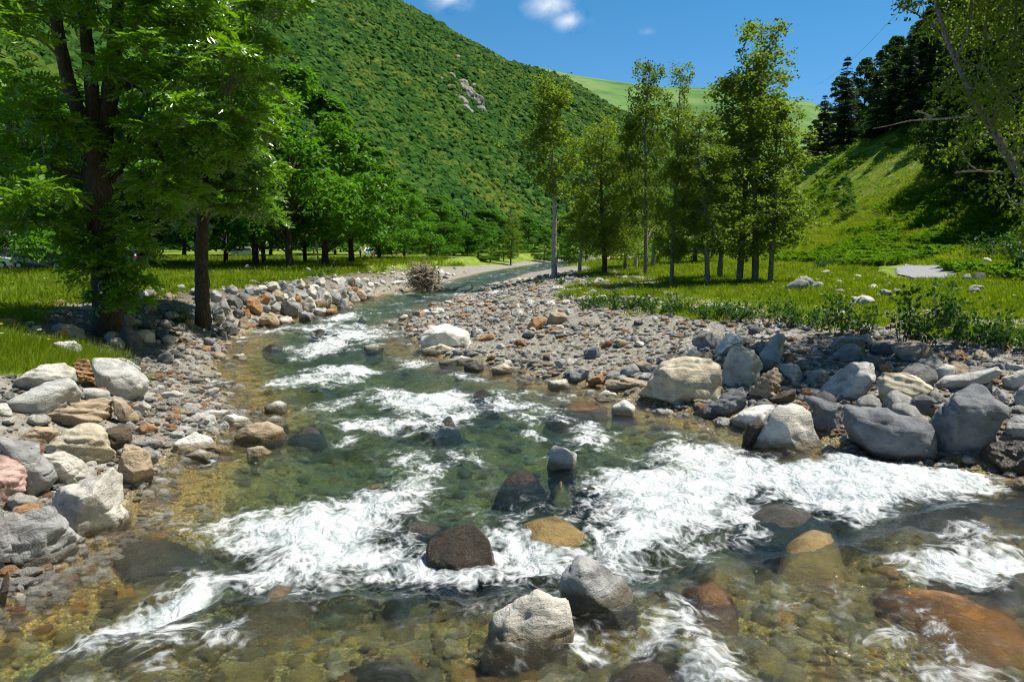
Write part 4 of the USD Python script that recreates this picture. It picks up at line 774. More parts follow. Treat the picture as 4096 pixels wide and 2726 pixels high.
def unit(v): return v / (np.linalg.norm(v, axis=-1, keepdims=True) + 1e-12)
def leaves(c, d, n, l, w, fold=0.18):
    """leaf blades: base at c, pointing along d, facing n; two triangles each"""
    d = unit(d); s = unit(np.cross(d, n)); n = np.cross(s, d)
    l = np.broadcast_to(l, (len(c),))[:, None]; w = np.broadcast_to(w, (len(c),))[:, None]
    P = np.stack([c, c + d * l * 0.45 + s * w * 0.5 + n * w * fold, c + d * l, c + d * l * 0.45 - s * w * 0.5 + n * w * fold], 1).reshape(-1, 3)
    k = np.arange(len(c))[:, None] * 4
    return P, np.vstack([k + [0, 1, 2], k + [0, 2, 3]])
def lobes_mesh(cen, rad, per, size, rng, flat=0.75, up=0.55, aspect=0.62):
    """leaves over the shells of lobes, facing out and up"""
    C = np.repeat(cen, per, 0); Rr = np.repeat(rad, per)
    u = unit(rng.normal(size=(len(C), 3))); u[:, 2] = np.where(u[:, 2] < -0.35, -u[:, 2], u[:, 2])
    r = Rr * rng.uniform(0.45, 1.08, len(C)) ** 0.6
    P = C + u * r[:, None] * np.array([1, 1, flat])
    n = unit(u + (0, 0, up) + 0.55 * rng.normal(size=u.shape))
    d = unit(np.cross(n, rng.normal(size=n.shape)) + u * 0.3 - (0, 0, 0.25))
    L = size * rng.uniform(0.7, 1.35, len(C))
    return leaves(P, d, n, L, L * aspect)
def wood_to(starts, ends, r0, rng, sag=0.12, k=5, n=6):
    out = []
    for a, b, r in zip(starts, ends, np.broadcast_to(r0, (len(starts),))):
        m = 0.5 * (a + b) + (0, 0, sag * np.linalg.norm(b - a)) + rng.normal(size=3) * 0.05 * np.linalg.norm(b - a)
        p = curve([a, m, b], n); out.append(tube(p, np.linspace(r, r * 0.25, len(p)), k))
    return out
def broad_kind(name, seed, H=15.0, W=9.0, n_lobe=55, per=210, size=0.34, leaf=None, wood=None, bottom=0.15, trunk_r=0.26, taper=0.45, flat=0.72):
    """a broad-leaved tree of height H: trunk, limbs, crown of leafy lobes with gaps"""
    rng = np.random.default_rng(seed); K = kind_of(name)
    t = rng.uniform(0, 1, n_lobe) ** 0.85; ang = rng.uniform(0, 2 * np.pi, n_lobe)
    prof = np.sin(np.pi * np.clip(0.12 + 0.86 * t, 0, 1)) ** 0.7 * (1 - taper * t)
    prof = prof / prof.max()
    rr_ = 0.5 * W * prof * rng.uniform(0.45, 1.0, n_lobe) ** 0.6
    cen = np.stack([rr_ * np.cos(ang), rr_ * np.sin(ang), H * (bottom + (0.96 - bottom) * t)], -1)
    rad = W * rng.uniform(0.085, 0.165, n_lobe) * (1.15 - 0.5 * t)
    tp = curve([(0, 0, -0.4), (0.1, 0.05, H * 0.2), (rng.uniform(-.3, .3), rng.uniform(-.3, .3), H * 0.5), (rng.uniform(-.4, .4), rng.uniform(-.4, .4), H * 0.9)], 14)
    tr = np.interp(np.linspace(0, 1, len(tp)), [0, 0.06, 0.3, 1], [1.55, 1.0, 0.8, 0.15]) * trunk_r
    put('trunk', tube(tp, tr, 8, 0.12, rng), wood, K, smooth=True)
    st = tp[np.clip(np.searchsorted(tp[:, 2], cen[:, 2] - 0.25 * rr_ - 0.08 * H), 2, len(tp) - 2)]
    put('limbs', join(wood_to(st, cen, 0.28 * trunk_r, rng)), wood, K, smooth=True)
    put('crown', lobes_mesh(cen, rad, per, size, rng, flat), leaf, K)
    return K, H, W
def birch_mesh(tp, tr, rng, n_br, first, length, leaf_n, leaf, spread, droop, up=(0.5, 1.1)):
    """branches rising from a trunk line and bowing over, leaves hung along them"""
    arc = np.concatenate([[0], np.cumsum(np.linalg.norm(np.diff(tp, axis=0), axis=1))]); arc /= arc[-1]
    wood, LC = [], []
    for f in np.sort(rng.uniform(first, 0.985, n_br)):
        a = np.array([np.interp(f, arc, tp[:, i]) for i in range(3)]); r = np.interp(f, arc, tr)
        g = rng.uniform(0, 2 * np.pi); Ln = length * rng.uniform(0.6, 1.1) * np.interp(f, [first, first + 0.2, 0.75, 1], [0.75, 1.0, 0.75, 0.3])
        e = rng.uniform(*up); h = np.array([math.cos(g), math.sin(g), 0])
        m = a + Ln * 0.55 * (h * math.cos(e) + np.array([0, 0, math.sin(e)])); b = m + Ln * 0.5 * (h * 0.8 + np.array([0, 0, 0.25 - droop * rng.uniform(0.6, 1.3)]))
        p = curve([a, m, b], 9); wood.append(tube(p, np.linspace(max(0.38 * r, 0.012), 0.006, len(p)), 4))
        k = int(leaf_n * Ln / length) + 4
        s = rng.uniform(0.25, 1.0, k) ** 0.8 * (len(p) - 1); i0 = np.minimum(s.astype(int), len(p) - 2)
        q = p[i0] + (p[i0 + 1] - p[i0]) * (s - i0)[:, None]
        nc = max(3, k // 26); cl = q[rng.integers(0, k, nc)] + rng.normal(size=(nc, 3)) * spread * (1, 1, 0.7)       # small bunches on side twigs
        for c in cl: wood.append(tube(np.array([p[np.argmin(np.linalg.norm(p - c, axis=1))], c]), [0.007, 0.004], 3))
        w = rng.integers(0, nc, k); LC.append(cl[w] + rng.normal(size=(k, 3)) * spread * (0.42, 0.42, 0.5) - [0, 0, spread * 0.2])
    LC = np.vstack(LC); n = len(LC)
    nn = unit(rng.normal(size=(n, 3)) + (0, 0, 0.5)); d = unit(rng.normal(size=(n, 3)) * 0.7 - (0, 0, 0.8)); l = leaf * rng.uniform(0.7, 1.3, n)
    return join(wood), leaves(LC, d, nn, l, l * 0.78)
def birch_kind(name, seed, H=16.0, n_br=70, first=0.13, length=2.7, leaf_n=215, leaf=0.15, lean=0.4, r=0.16, wood=None, spread=0.34, droop=0.45):
    rng = np.random.default_rng(seed); K = kind_of(name)
    tp = curve([(0, 0, -0.3), (lean * 0.1, 0, H * 0.15), (lean * rng.uniform(0.2, 0.6), rng.uniform(-.2, .2), H * 0.45), (lean, rng.uniform(-.3, .3), H * 0.75), (lean * 0.9, 0, H * 0.985)], 20)
    tr = np.interp(np.linspace(0, 1, len(tp)), [0, 0.04, 0.5, 1], [1.35, 1, 0.62, 0.07]) * r
    w, l = birch_mesh(tp, tr, rng, n_br, first, length, leaf_n, leaf, spread, droop)
    put('trunk', tube(tp, tr, 8, 0.08, rng), wood or K_birch, K, smooth=True); put('limbs', w, K_grey, K, smooth=True); put('crown', l, L_birch, K)
    return K, H, 2 * length * 0.9
def conifer_kind(name, seed, H=16.0, W=5.0):
    rng = np.random.default_rng(seed); K = kind_of(name)
    tp = np.array([(0, 0, -0.3), (0, 0, H * 0.5), (0, 0, H)]); put('trunk', tube(tp, [0.24, 0.13, 0.02], 6), K_dark, K, smooth=True)
    C, D, Nn, Ls = [], [], [], []
    for z in np.sort(rng.uniform(0.05, 0.99, 46)):
        Lb = 0.5 * W * (1 - z) ** 0.85 * rng.uniform(0.85, 1.1) + 0.12
        for g in rng.uniform(0, 2 * np.pi, 10):
            h = np.array([math.cos(g), math.sin(g), 0.0]); lb = Lb * rng.uniform(0.7, 1.1); k = max(3, int(lb * 5))
            s = np.linspace(0.15, 1, k); p = np.array([0, 0, z * H]) + h * (s * lb)[:, None] + np.array([0, 0, 1.0]) * (-0.35 * lb * s ** 1.4 + 0.12 * lb * s ** 3)[:, None]
            for sd in (-1, 1):
                C.append(p); D.append(np.tile(h * 0.7 + sd * np.array([-h[1], h[0], 0]) * 0.8 - (0, 0, 0.25), (k, 1))); Nn.append(np.tile((0, 0, 1.0), (k, 1)) + 0.3 * rng.normal(size=(k, 3))); Ls.append(np.full(k, 0.30 + 0.22 * lb / (0.5 * W)))
    C, D, Nn, Ls = map(np.concatenate, (C, D, Nn, Ls)); put('crown', leaves(C, D, Nn, Ls * 1.5, Ls * 0.55), L_con, K)
    return K, H, W

BROAD = [broad_kind('broad_tree_a', 11, leaf=L_broad, wood=K_dark), broad_kind('broad_tree_b', 12, W=10.5, n_lobe=65, leaf=L_broad, wood=K_dark, taper=0.3), broad_kind('broad_tree_c', 13, W=8.5, leaf=L_broad, wood=K_dark, taper=0.35), broad_kind('broad_tree_d', 14, W=11, n_lobe=70, leaf=L_broad, wood=K_dark, bottom=0.05, trunk_r=0.2)]
DARKT = [broad_kind('hill_tree_a', 15, W=9, n_lobe=45, per=170, size=0.4, leaf=L_dark, wood=K_dark, bottom=0.08), broad_kind('hill_tree_b', 16, W=10, n_lobe=50, per=170, size=0.42, leaf=L_dark, wood=K_dark, bottom=0.05, taper=0.3)]
BIRCH = [birch_kind('birch_a', 21, wood=K_bir2), birch_kind('birch_b', 22, wood=K_bir2, n_br=85, length=3.1, leaf_n=235, lean=-0.7, first=0.15), birch_kind('birch_c', 23, n_br=46, length=1.7, leaf_n=220, first=0.42, lean=0.2, r=0.14), birch_kind('birch_d', 24, n_br=40, length=1.9, leaf_n=200, first=0.2, lean=1.0, r=0.10, wood=K_bir2)]
ALDER = birch_kind('dark_birch', 25, n_br=95, length=3.0, leaf_n=290, first=0.12, lean=-0.4, wood=K_dark, spread=0.42)
CONIF = [conifer_kind('conifer_a', 31), conifer_kind('conifer_b', 32, W=6.2)]

def at_px(px, hd):
    d = look(px * D2F, 939); h = d[:2] / np.hypot(*d[:2]); p = h * hd
    return np.array([p[0], p[1], float(ground(p[0], p[1], False))])
def tree_at(kind, px, hd, top, width, name, label, cat='tree', group=None, rz=None, lean=None):
    K, H, W = kind; p = at_px(px, hd)
    dd = look(px * D2F, top * D2F); zt = EYE[2] + dd[2] / np.hypot(dd[0], dd[1]) * hd
    sz = (zt - p[2]) / H; sx = width / (FPX / D2F) * hd / W
    return copy_of(K, name, label, cat, p - (0, 0, 0.1), rz if rz is not None else (px * 37.7) % 360, (sx, sx, sz), group)

# left bank: broad-leaved trees along the meadow
for k, px, hd, top, wd, lab in [
    (1, 665, 66, 142, 360, 'tall rounded bright green tree right of the two foreground ash trees'),
    (0, 745, 74, 205, 290, 'bright green tree with a stepped outline stepping down towards the valley'),
    (2, 808, 84, 290, 225, 'bright tree behind and right of the signpost'),
    (1, 872, 98, 405, 195, 'rounded bright tree above the two people'),
    (3, 930, 112, 415, 165, 'low branched bright tree right of the two people'),
    (3, 990, 122, 450, 165, 'bushy bright tree on the left bank behind the driftwood'),
    (0, 1045, 140, 492, 130, 'bright tree at the far bend on the left bank'),
    (3, 1100, 135, 505, 100, 'small bushy tree at the end of the left meadow'),
    (1, 1120, 175, 478, 130, 'rounded tree beyond the river bend in the middle distance'),
    (3, 1215, 190, 495, 120, 'dark rounded tree far down the river where it disappears'),
    (1, 1290, 200, 492, 130, 'tree far down the valley behind the slender white birch'),
    (3, 1010, 170, 448, 130, 'tree at the mountain foot above the far river bend'),
    (1, 585, 70, 215, 300, 'tree behind the thin foreground ash trunk'),
    (2, 455, 82, 250, 260, 'tree deep in the shade behind the foreground ash crowns'),
    (1, 345, 74, 120, 330, 'large tree with a thick dark trunk behind the foreground ash'),
    (0, 210, 88, 190, 300, 'tree behind the parked cars in front of the mountain'),
    (1, 90, 78, 170, 320, 'broad tree over the parked cars at the left'),
    (3, -40, 64, 130, 330, 'bushy tree at the left edge over the parked cars'),
    (3, 20, 100, 300, 260, 'low dark tree behind the parked cars'),
    (3, 150, 112, 380, 260, 'low bushy tree behind the dark estate car'),
    (3, 420, 125, 430, 260, 'low tree in the dark background between the ash trunks'),
    (3, 620, 130, 430, 220, 'low tree behind the row of trunks left of the signpost'),
    (3, 770, 140, 450, 180, 'low leafy tree in the background behind the signpost'),
    (2, 515, 78, 330, 160, 'tree with a bare dark lower trunk left of the row behind the meadow'),
    (2, 605, 84, 340, 170, 'tree with a bare dark lower trunk in the middle of the row behind the meadow'),
    (2, 700, 88, 330, 150, 'tree with a bare dark lower trunk at the right of the row behind the meadow')]:
    tree_at(BROAD[k], px, hd, top, wd, 'broadleaf_tree', lab, group='trees along the left meadow')
for i, px in enumerate(range(-60, 1120, 48)):
    tree_at(BROAD[(3, 3, 3, 1)[i % 4]], px + 13 * (i % 3), 150 + 17 * (i % 4), 500 - 34 * ((i * 7) % 3) if px < 760 else 500 + 10 * (i % 3), 92, 'broadleaf_tree', 'leafy tree of the dark wood that closes the left meadow at the mountain foot', group='wood at the mountain foot')
for i, px in enumerate(range(880, 1345, 31)):
    tree_at(BROAD[3], px, 128 + 9 * (i % 4) + (25 if px > 1180 else 0), 538 + 6 * (i % 3), 62, 'bush', 'leafy riverside bush crowding the river where it bends out of sight', 'bush', 'bushes along the far river bend')
tree_at(BIRCH[0], 1175, 128, 488, 62, 'birch_tree', 'small pale birch standing alone at the river bend in the distance')
# right bank: birches
for K, px, hd, top, wd, lab in [
    (BIRCH[2], 1276, 62, 150, 143, 'slender white trunked birch standing apart at the left of the birch group'),
    (ALDER, 1392, 66, 270, 213, 'dark dense birch right of the slender white one'),
    (BIRCH[0], 1440, 74, 300, 134, 'birch half hidden behind the dark dense one'),
    (BIRCH[1], 1487, 62, 132, 183, 'tall birch with a forked top left of centre in the birch group'),
    (BIRCH[0], 1548, 47.5, 142, 146, 'front birch with a bent dark trunk in the middle of the group'),
    (BIRCH[1], 1632, 47, 250, 231, 'front birch with a leaning brown trunk left of the tallest'),
    (BIRCH[1], 1705, 50, 38, 262, 'tallest birch of the group with a broad airy top'),
    (BIRCH[0], 1742, 50, 130, 244, 'birch with a pale foot right beside the tallest'),
    (BIRCH[3], 1778, 49, 190, 207, 'thin leaning birch at the right end of the group'),
    (BIRCH[0], 1660, 56, 180, 183, 'birch filling the middle behind the two front trunks'),
    (BIRCH[2], 1335, 72, 455, 109, 'young birch between the slender white one and the dark one'),
    (BIRCH[2], 1465, 80, 420, 109, 'thin white birch trunk in the shade behind the group, left one'),
    (BIRCH[2], 1505, 84, 430, 109, 'thin white birch trunk in the shade behind the group, right one'),
    (ALDER, 1600, 92, 380, 183, 'dark tree behind the front birches'),
    (BROAD[3], 1430, 120, 480, 150, 'dark bushy tree behind the birches at the valley floor'),
    (BROAD[3], 1540, 130, 470, 160, 'round bushy tree at the foot of the right slope behind the birches'),
    (BROAD[3], 1350, 150, 500, 120, 'distant bushy tree left of the dark dense birch')]:
    tree_at(K, px, hd, top, wd, 'birch_tree' if K[1] == 16 else 'bushy_tree', lab)
# ------------------------------------------------------------------ forest on the right hill, and on the mountain
rng = np.random.default_rng(77)
def forest_edge(x, y):
    """above this line on the right hill stands forest; below it lies grass"""
    return hill_right(x, y) - (np.interp(y, [40, 62, 75, 92, 112, 140, 165, 200], [2.5, 3.5, 5.5, 9.5, 16, 22, 19, 6]) + 5 * n2(x, y, 0.05, 51))
cx, cy = rng.uniform(30, 150, 9000), rng.uniform(30, 235, 9000)
ok = (forest_edge(cx, cy) > 0) & (hill_right(cx, cy) < 75) & (cx / cy < 1.05)
pts = []
for x, y in zip(cx[ok], cy[ok]):
    if all((x - a) ** 2 + (y - b) ** 2 > 4.6 ** 2 for a, b in pts): pts.append((x, y))
    if len(pts) > 285: break
pts.sort(key=lambda p: p[1])
for n, (x, y) in enumerate(pts):
    K = DARKT[n % 2]; s = rng.uniform(0.62, 1.0) * (float(np.clip(forest_edge(x, y) / 9, 0.62, 1)) if y > 100 else 1)
    hr = forest_edge(x, y); where = 'on the lower forest edge' if hr < 7 else 'near the skyline' if hill_right(x, y) > 45 else 'at mid slope'
    far_ = 'at the far end' if y > 125 else 'behind the foreground birch' if y < 85 else 'halfway along'
    copy_of(K[0], 'hill_tree', f'dark forest tree {where}, {far_} of the right hillside'.replace('birch of the', 'birch on the'), 'tree', (x, y, float(ground(x, y, False)) - 0.4), rng.uniform(0, 360), (s, s, s * rng.uniform(0.85, 1.1)), 'forest trees on the right hillside')
for px, hd, top, wd, lab in [(1998, 150, 114, 44, 'small pointed conifer on the skyline, leftmost of three'), (2034, 148, 97, 50, 'pointed conifer on the skyline, middle of three'), (2068, 146, 78, 56, 'pointed conifer on the skyline, rightmost of three'), (2120, 140, 40, 70, 'dark conifer on the skyline beside the foreground birch leaves'), (1925, 160, 128, 70, 'bluish rounded pine low on the right skyline'), (1880, 165, 218, 50, 'small bluish conifer lowest on the right skyline')]:
    tree_at(CONIF[1 if wd > 52 else 0], px, hd, top, wd, 'conifer', lab)
# the mountain's forest: a far-off mass
def lump(seed, sx, sz):
    v = icosphere(2).vertices.copy(); f = icosphere(2).faces
    v = v * (0.72 + 0.75 * (meshkit.fbm(v * 2.2 + seed * 7.1, 3, seed)))[:, None] * (sx, sx, sz)
    return v, f
def cone(seed):
    v = icosphere(2).vertices.copy(); r = np.clip(1.05 - (v[:, 2] + 1) / 2, 0.05, 1); h = np.hypot(v[:, 0], v[:, 1]) + 1e-6
    v[:, :2] *= (r / np.maximum(h, .35))[:, None] * np.minimum(h, 1)[:, None] * 0.75 * (0.7 + 0.6 * meshkit.noise(v * 4 + seed, seed))[:, None]; v[:, 2] *= 1.7
    return v, icosphere(2).faces
from scipy.interpolate import RegularGridInterpolator as RGI
n_try = 80000
ti, aj = rng.uniform(0.01, 1.015, n_try) ** 0.9, rng.uniform(0, 1, n_try)
tg = np.concatenate([np.linspace(0, 1, 60), np.linspace(1.03, 1.5, 6)]); jg = np.linspace(0, 1, mx.shape[1])
S = np.stack([ti, aj], -1)
X, Y, Z = (RGI((tg, jg), g)(S) for g in (mx, my, mz))
# a few bare crags show between the trees
crag = (np.hypot((X / np.maximum(Y, 1) * FPX / D2F + 1178 - 1062) / 52, ((939 / D2F - (Z - 4) / Y * FPX / D2F) - 225) / 48) < 0.62 + 0.9 * n2(X, Z, 0.03, 55))
keepm = ~(crag & (rng.uniform(0, 1, n_try) < 0.62))
X, Y, Z = X[keepm], Y[keepm], Z[keepm]; n_ = len(X)
big = (1.4 + 3.4 * rng.uniform(0, 1, n_) ** 1.6) * lerp(0.62, 1.0, sstep(np.hypot(X, Y), 180, 520))
scatter('mountain_forest', [(lump(1, 1, 1.0), L_mtn, False), (lump(2, 1.1, 0.85), L_mtn, False), (lump(3, 0.9, 1.25), L_mtn, False), (lump(4, 1.0, 0.95), L_mtn, False), (cone(5), L_con, False)],
        np.stack([X, Y, Z + big * 0.5], -1), np.where(rng.uniform(0, 1, n_) < 0.07, 4, rng.integers(0, 4, n_)), zquat(rng.uniform(0, 6.28, n_)), big, 'dense green broadleaf forest covering the mountain flank', 'forest')
for px, py, s in [(a_, b_, .62 * s_) for a_, b_, s_ in [(1035, 185, 9), (1062, 205, 12), (1078, 228, 14), (1058, 238, 11), (1095, 240, 13), (1070, 262, 11), (1105, 262, 9), (1120, 215, 8), (1050, 140, 8), (1010, 190, 8), (1140, 250, 7), (1160, 320, 7), (1040, 212, 9), (1088, 205, 9)]]:
    d = look(px * D2F, py * D2F); t = np.arange(250, 1100, 4.0); p = EYE + t[:, None] * d
    aa = np.arctan2(p[:, 0], p[:, 1]); jj = np.interp(aa, maz, np.arange(len(maz)))
    best = None
    for q in p[::1]:
        j0 = int(np.clip(np.interp(math.atan2(q[0], q[1]), maz, np.arange(len(maz))), 0, len(maz) - 1)); col = np.hypot(mx[:60, j0], my[:60, j0])
        if q[2] < np.interp(math.hypot(q[0], q[1]), col, mz[:60, j0]): best = q; break
    if best is None: continue
    r2 = np.random.default_rng(int(px * 7 + py)); v = icosphere(3).vertices * (s, s * 0.8, s * 1.1); v = v + unit(v) * (8 * (meshkit.fbm(v * 0.16 + px, 4, 3) - 0.5))[:, None] * s / 9
    tag(put('crag', (v + best, icosphere(3).faces), ROCK['crag']), 'grey rock crag showing between the trees high on the mountain', 'crag', 'crags on the mountain flank')
# ------------------------------------------------------------------ rip-rap wall on the left bank
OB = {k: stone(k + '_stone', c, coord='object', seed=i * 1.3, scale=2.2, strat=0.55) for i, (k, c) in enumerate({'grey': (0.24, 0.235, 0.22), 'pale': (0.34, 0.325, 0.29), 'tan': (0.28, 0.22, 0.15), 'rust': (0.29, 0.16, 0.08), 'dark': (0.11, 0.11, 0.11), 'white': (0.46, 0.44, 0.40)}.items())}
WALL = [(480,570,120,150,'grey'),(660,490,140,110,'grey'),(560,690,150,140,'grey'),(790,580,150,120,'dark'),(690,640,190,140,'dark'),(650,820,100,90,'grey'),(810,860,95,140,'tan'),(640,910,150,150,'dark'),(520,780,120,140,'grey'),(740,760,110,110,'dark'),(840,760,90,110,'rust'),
 (930,480,190,95,'grey'),(1020,460,110,90,'pale'),(1150,450,150,140,'pale'),(1245,430,110,140,'grey'),(1030,590,150,125,'rust'),(930,670,170,190,'rust'),(1130,600,95,140,'grey'),(1205,545,125,135,'tan'),(1295,540,140,100,'dark'),(1190,690,105,125,'grey'),(1075,700,90,80,'grey'),
 (1350,690,190,230,'grey'),(1455,590,85,105,'rust'),(1570,660,135,170,'pale'),(1540,770,150,110,'grey'),(1500,540,120,120,'grey'),(1615,530,130,150,'pale'),(1745,560,150,230,'pale'),(1690,640,140,90,'tan'),(1860,570,145,170,'grey'),(1890,480,85,70,'rust'),(1965,520,105,160,'grey'),(1690,730,130,95,'grey'),(1765,715,80,80,'pale'),(1845,725,110,70,'rust'),(1975,640,95,120,'grey'),(2045,640,90,70,'tan'),
 (1450,410,140,100,'pale'),(1350,450,100,90,'grey'),(1640,440,110,60,'white'),(1720,390,95,120,'pale'),(1940,370,155,90,'pale'),(2085,385,80,95,'tan'),(2030,360,110,70,'grey'),(2150,360,60,60,'white'),(2155,420,90,80,'grey'),(2060,500,70,70,'grey'),(2110,560,115,120,'pale'),(2195,540,95,130,'tan'),(2285,545,100,70,'grey'),(2275,480,90,60,'pale'),(2305,410,60,60,'white'),(2120,470,70,60,'rust'),
 (1110,820,200,150,'tan'),(1320,830,190,80,'pale'),(1000,850,110,90,'grey'),(1440,700,110,140,'grey'),(1640,770,70,60,'rust'),(880,440,90,60,'pale'),(1560,450,90,60,'pale')]
rng = np.random.default_rng(5)
seen = {}
for cx_, cy_, w_, h_, m_ in WALL:
    th = np.sort(rng.uniform(0, 2 * np.pi, 7) + np.arange(7) * 0.001); th = np.linspace(0, 2 * np.pi, 8)[:-1] + rng.uniform(-.3, .3, 7)
    poly = [(cx_ + 0.66 * w_ * np.cos(a) * rng.uniform(.85, 1.12), cy_ + 0.66 * h_ * np.sin(a) * rng.uniform(.85, 1.12)) for a in th]
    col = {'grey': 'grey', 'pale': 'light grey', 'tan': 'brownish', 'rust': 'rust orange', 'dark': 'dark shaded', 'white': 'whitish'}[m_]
    tier = 'top course' if cy_ < 470 else 'middle courses' if cy_ < 690 else 'lowest course'
    part = 'left shaded end' if cx_ < 880 else 'centre' if cx_ < 1600 else 'far right end'
    shp = 'large' if w_ * h_ > 19000 else 'small' if w_ * h_ < 8500 else 'medium'
    lab = f'{shp} {col} block, {tier}, {part} of the left bank wall'
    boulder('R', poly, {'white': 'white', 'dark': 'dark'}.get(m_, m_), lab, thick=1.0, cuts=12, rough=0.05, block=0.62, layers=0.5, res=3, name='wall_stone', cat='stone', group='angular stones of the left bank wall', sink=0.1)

# ------------------------------------------------------------------ cobbles one can tell apart
ck = {}
for c in OB:
    for v in range(3):
        r2 = np.random.default_rng(900 + v * 7 + len(c)); a = np.linspace(0, 2 * np.pi, 8)[:-1]
        o = np.stack([np.cos(a) * r2.uniform(.7, 1.1, 7) * 0.62, np.sin(a) * r2.uniform(.7, 1.1, 7) * (0.46, 0.36, 0.28)[v]], -1)
        P, F = rock_shape(o, 0.45, r2, 2, 9, 0.06, 0.68)
        m = usdkit.mesh(stage, f'/World/kinds/{c}_cobble_{v}', (P, F), OB[c], 30); ck[c, v] = m.GetPrim()
def cobble(x, y, s, c, label, group, name='cobble', lift=0.15):
    v = int(rng.integers(0, 3)); m = UsdGeom.Mesh.Define(stage, numbered(name)); m.GetPrim().GetReferences().AddInternalReference(ck[c, v].GetPath())
    z = float(ground(x, y)); w = float(water(x, y)) if shore(x, y)[0] < 0 else -9
    z = max(z + lift * s, w - 0.1 * s)
    m.AddTranslateOp().Set(Gf.Vec3d(float(x), float(y), z)); m.AddRotateXYZOp().Set(Gf.Vec3f(*map(float, (rng.uniform(-22, 22), rng.uniform(-22, 22), rng.uniform(0, 360)))))
    m.AddScaleOp().Set(Gf.Vec3f(*map(float, s * rng.uniform(.8, 1.2, 3))))
    tag(m, label, 'stone', group); placed.append((x, y, 0.5 * s))
def free(x, y, s): return all((x - a) ** 2 + (y - b) ** 2 > (0.6 * (r + 0.5 * s)) ** 2 for a, b, r in placed)
CN = {'grey': 'grey', 'pale': 'light grey', 'tan': 'brownish', 'rust': 'rust coloured', 'dark': 'dark', 'white': 'whitish'}
def zone(poly, n, size, cols, where, group, name='cobble'):
    pg = shapely.Polygon(np.array(poly) * D2F); lo, hi = np.array(pg.bounds[:2]), np.array(pg.bounds[2:]); k = tries = 0
    while k < n and tries < n * 12:
        tries += 1; p = rng.uniform(lo, hi)
        if not pg.contains(shapely.Point(p)): continue
        g, t = hit(*p); s = rng.uniform(0, 1) ** 1.6 * (size[1] - size[0]) + size[0]
        if t > 200 or not free(g[0], g[1], s): continue
        c = cols[rng.integers(0, len(cols))]; k += 1
        cobble(g[0], g[1], s, c, f'{CN[c]} {where}', group, name)
zone([(300, 850), (520, 850), (560, 940), (640, 965), (560, 1020), (400, 1040), (330, 960)], 48, (.14, .42), ['pale', 'white', 'white', 'grey', 'tan', 'rust'], 'cobble among the pale stones of the left pebble beach', 'cobbles of the left pebble beach')
zone([(240, 720), (500, 770), (520, 830), (380, 840), (250, 800)], 24, (.2, .65), ['grey', 'dark', 'pale', 'grey', 'tan'], 'stone lying in dappled shade under the left bank trees', 'stones in the shade of the left bank')
zone([(940, 770), (1100, 700), (1350, 720), (1480, 780), (1480, 880), (1380, 885), (1130, 830), (1000, 815)], 62, (.16, .55), ['grey', 'pale', 'tan', 'rust', 'grey', 'white', 'dark'], 'angular stone on the gravel slope right of the river bend', 'stones of the right gravel slope')
zone([(1350, 725), (1760, 745), (1740, 790), (1400, 790)], 14, (.2, .5), ['grey', 'dark', 'tan', 'pale'], 'stone below the upper edge of the right gravel slope', 'stones at the top of the right gravel slope')
zone([(1800, 790), (2340, 830), (2340, 860), (1850, 840)], 12, (.15, .4), ['grey', 'dark', 'tan', 'pale'], 'small stone in dappled shade above the right boulder pile', 'stones above the right boulder pile')
zone([(930, 735), (1000, 700), (1090, 680), (1080, 710), (1000, 760), (960, 770)], 16, (.3, .8), ['white', 'white', 'pale', 'tan'], 'rounded stone on the tip of the right bar', 'pale stones of the right bar')
zone([(860, 640), (1000, 612), (1080, 612), (1080, 632), (960, 655), (870, 668)], 20, (.3, .9), ['white', 'pale', 'white', 'grey'], 'stone strewn along the far left shore before the bend', 'pale stones of the far left shore')
zone([(1850, 600), (2340, 605), (2340, 650), (2200, 690), (1960, 700), (1830, 680)], 40, (.2, .75), ['white', 'pale', 'pale', 'grey'], 'stone lying in the grass of the right meadow', 'stones in the right meadow', 'meadow_stone')
for px, py, s, c, lab in [(1838, 668, 1.3, 'grey', 'largest grey stone of the little heap right of the birches'), (1862, 660, 0.9, 'dark', 'dark stone of the little heap right of the birches'), (1882, 664, 0.8, 'pale', 'pale stone at the right of the little heap by the birches'), (1985, 704, 1.0, 'pale', 'flat pale stone alone in the near right meadow'), (2275, 608, 0.9, 'white', 'white block near the right end of the grey gravel pad'), (1968, 692, 0.5, 'white', 'small white stone beyond the flat pale one in the near right meadow'), (2225, 643, .8, 'grey', 'grey stone below the right corner of the gravel pad'), (2250, 645, .8, 'dark', 'dark stone below the right corner of the gravel pad')]:
    g, t = hit(px * D2F, py * D2F); cobble(g[0], g[1], s, c, lab, None, 'meadow_stone')

zone([(250, 650), (400, 640), (480, 680), (520, 790), (420, 800), (250, 770)], 30, (.4, 1.1), ['grey', 'dark', 'grey', 'pale', 'tan'], 'rock on the shaded slope under the two ash trees', 'rocks of the shaded left slope', 'bank_rock')
zone([(1500, 800), (1800, 770), (2340, 830), (2340, 1000), (2050, 1010), (1800, 960), (1560, 900)], 34, (.4, 1.0), ['dark', 'grey', 'grey', 'dark', 'tan'], 'stone filling a gap in the right boulder pile', 'stones filling the right boulder pile', 'bank_rock')
zone([(20, 860), (330, 880), (340, 1100), (240, 1180), (20, 1200)], 26, (.25, .6), ['tan', 'pale', 'grey', 'rust', 'white'], 'stone filling a gap in the left boulder pile', 'stones filling the left boulder pile', 'bank_rock')
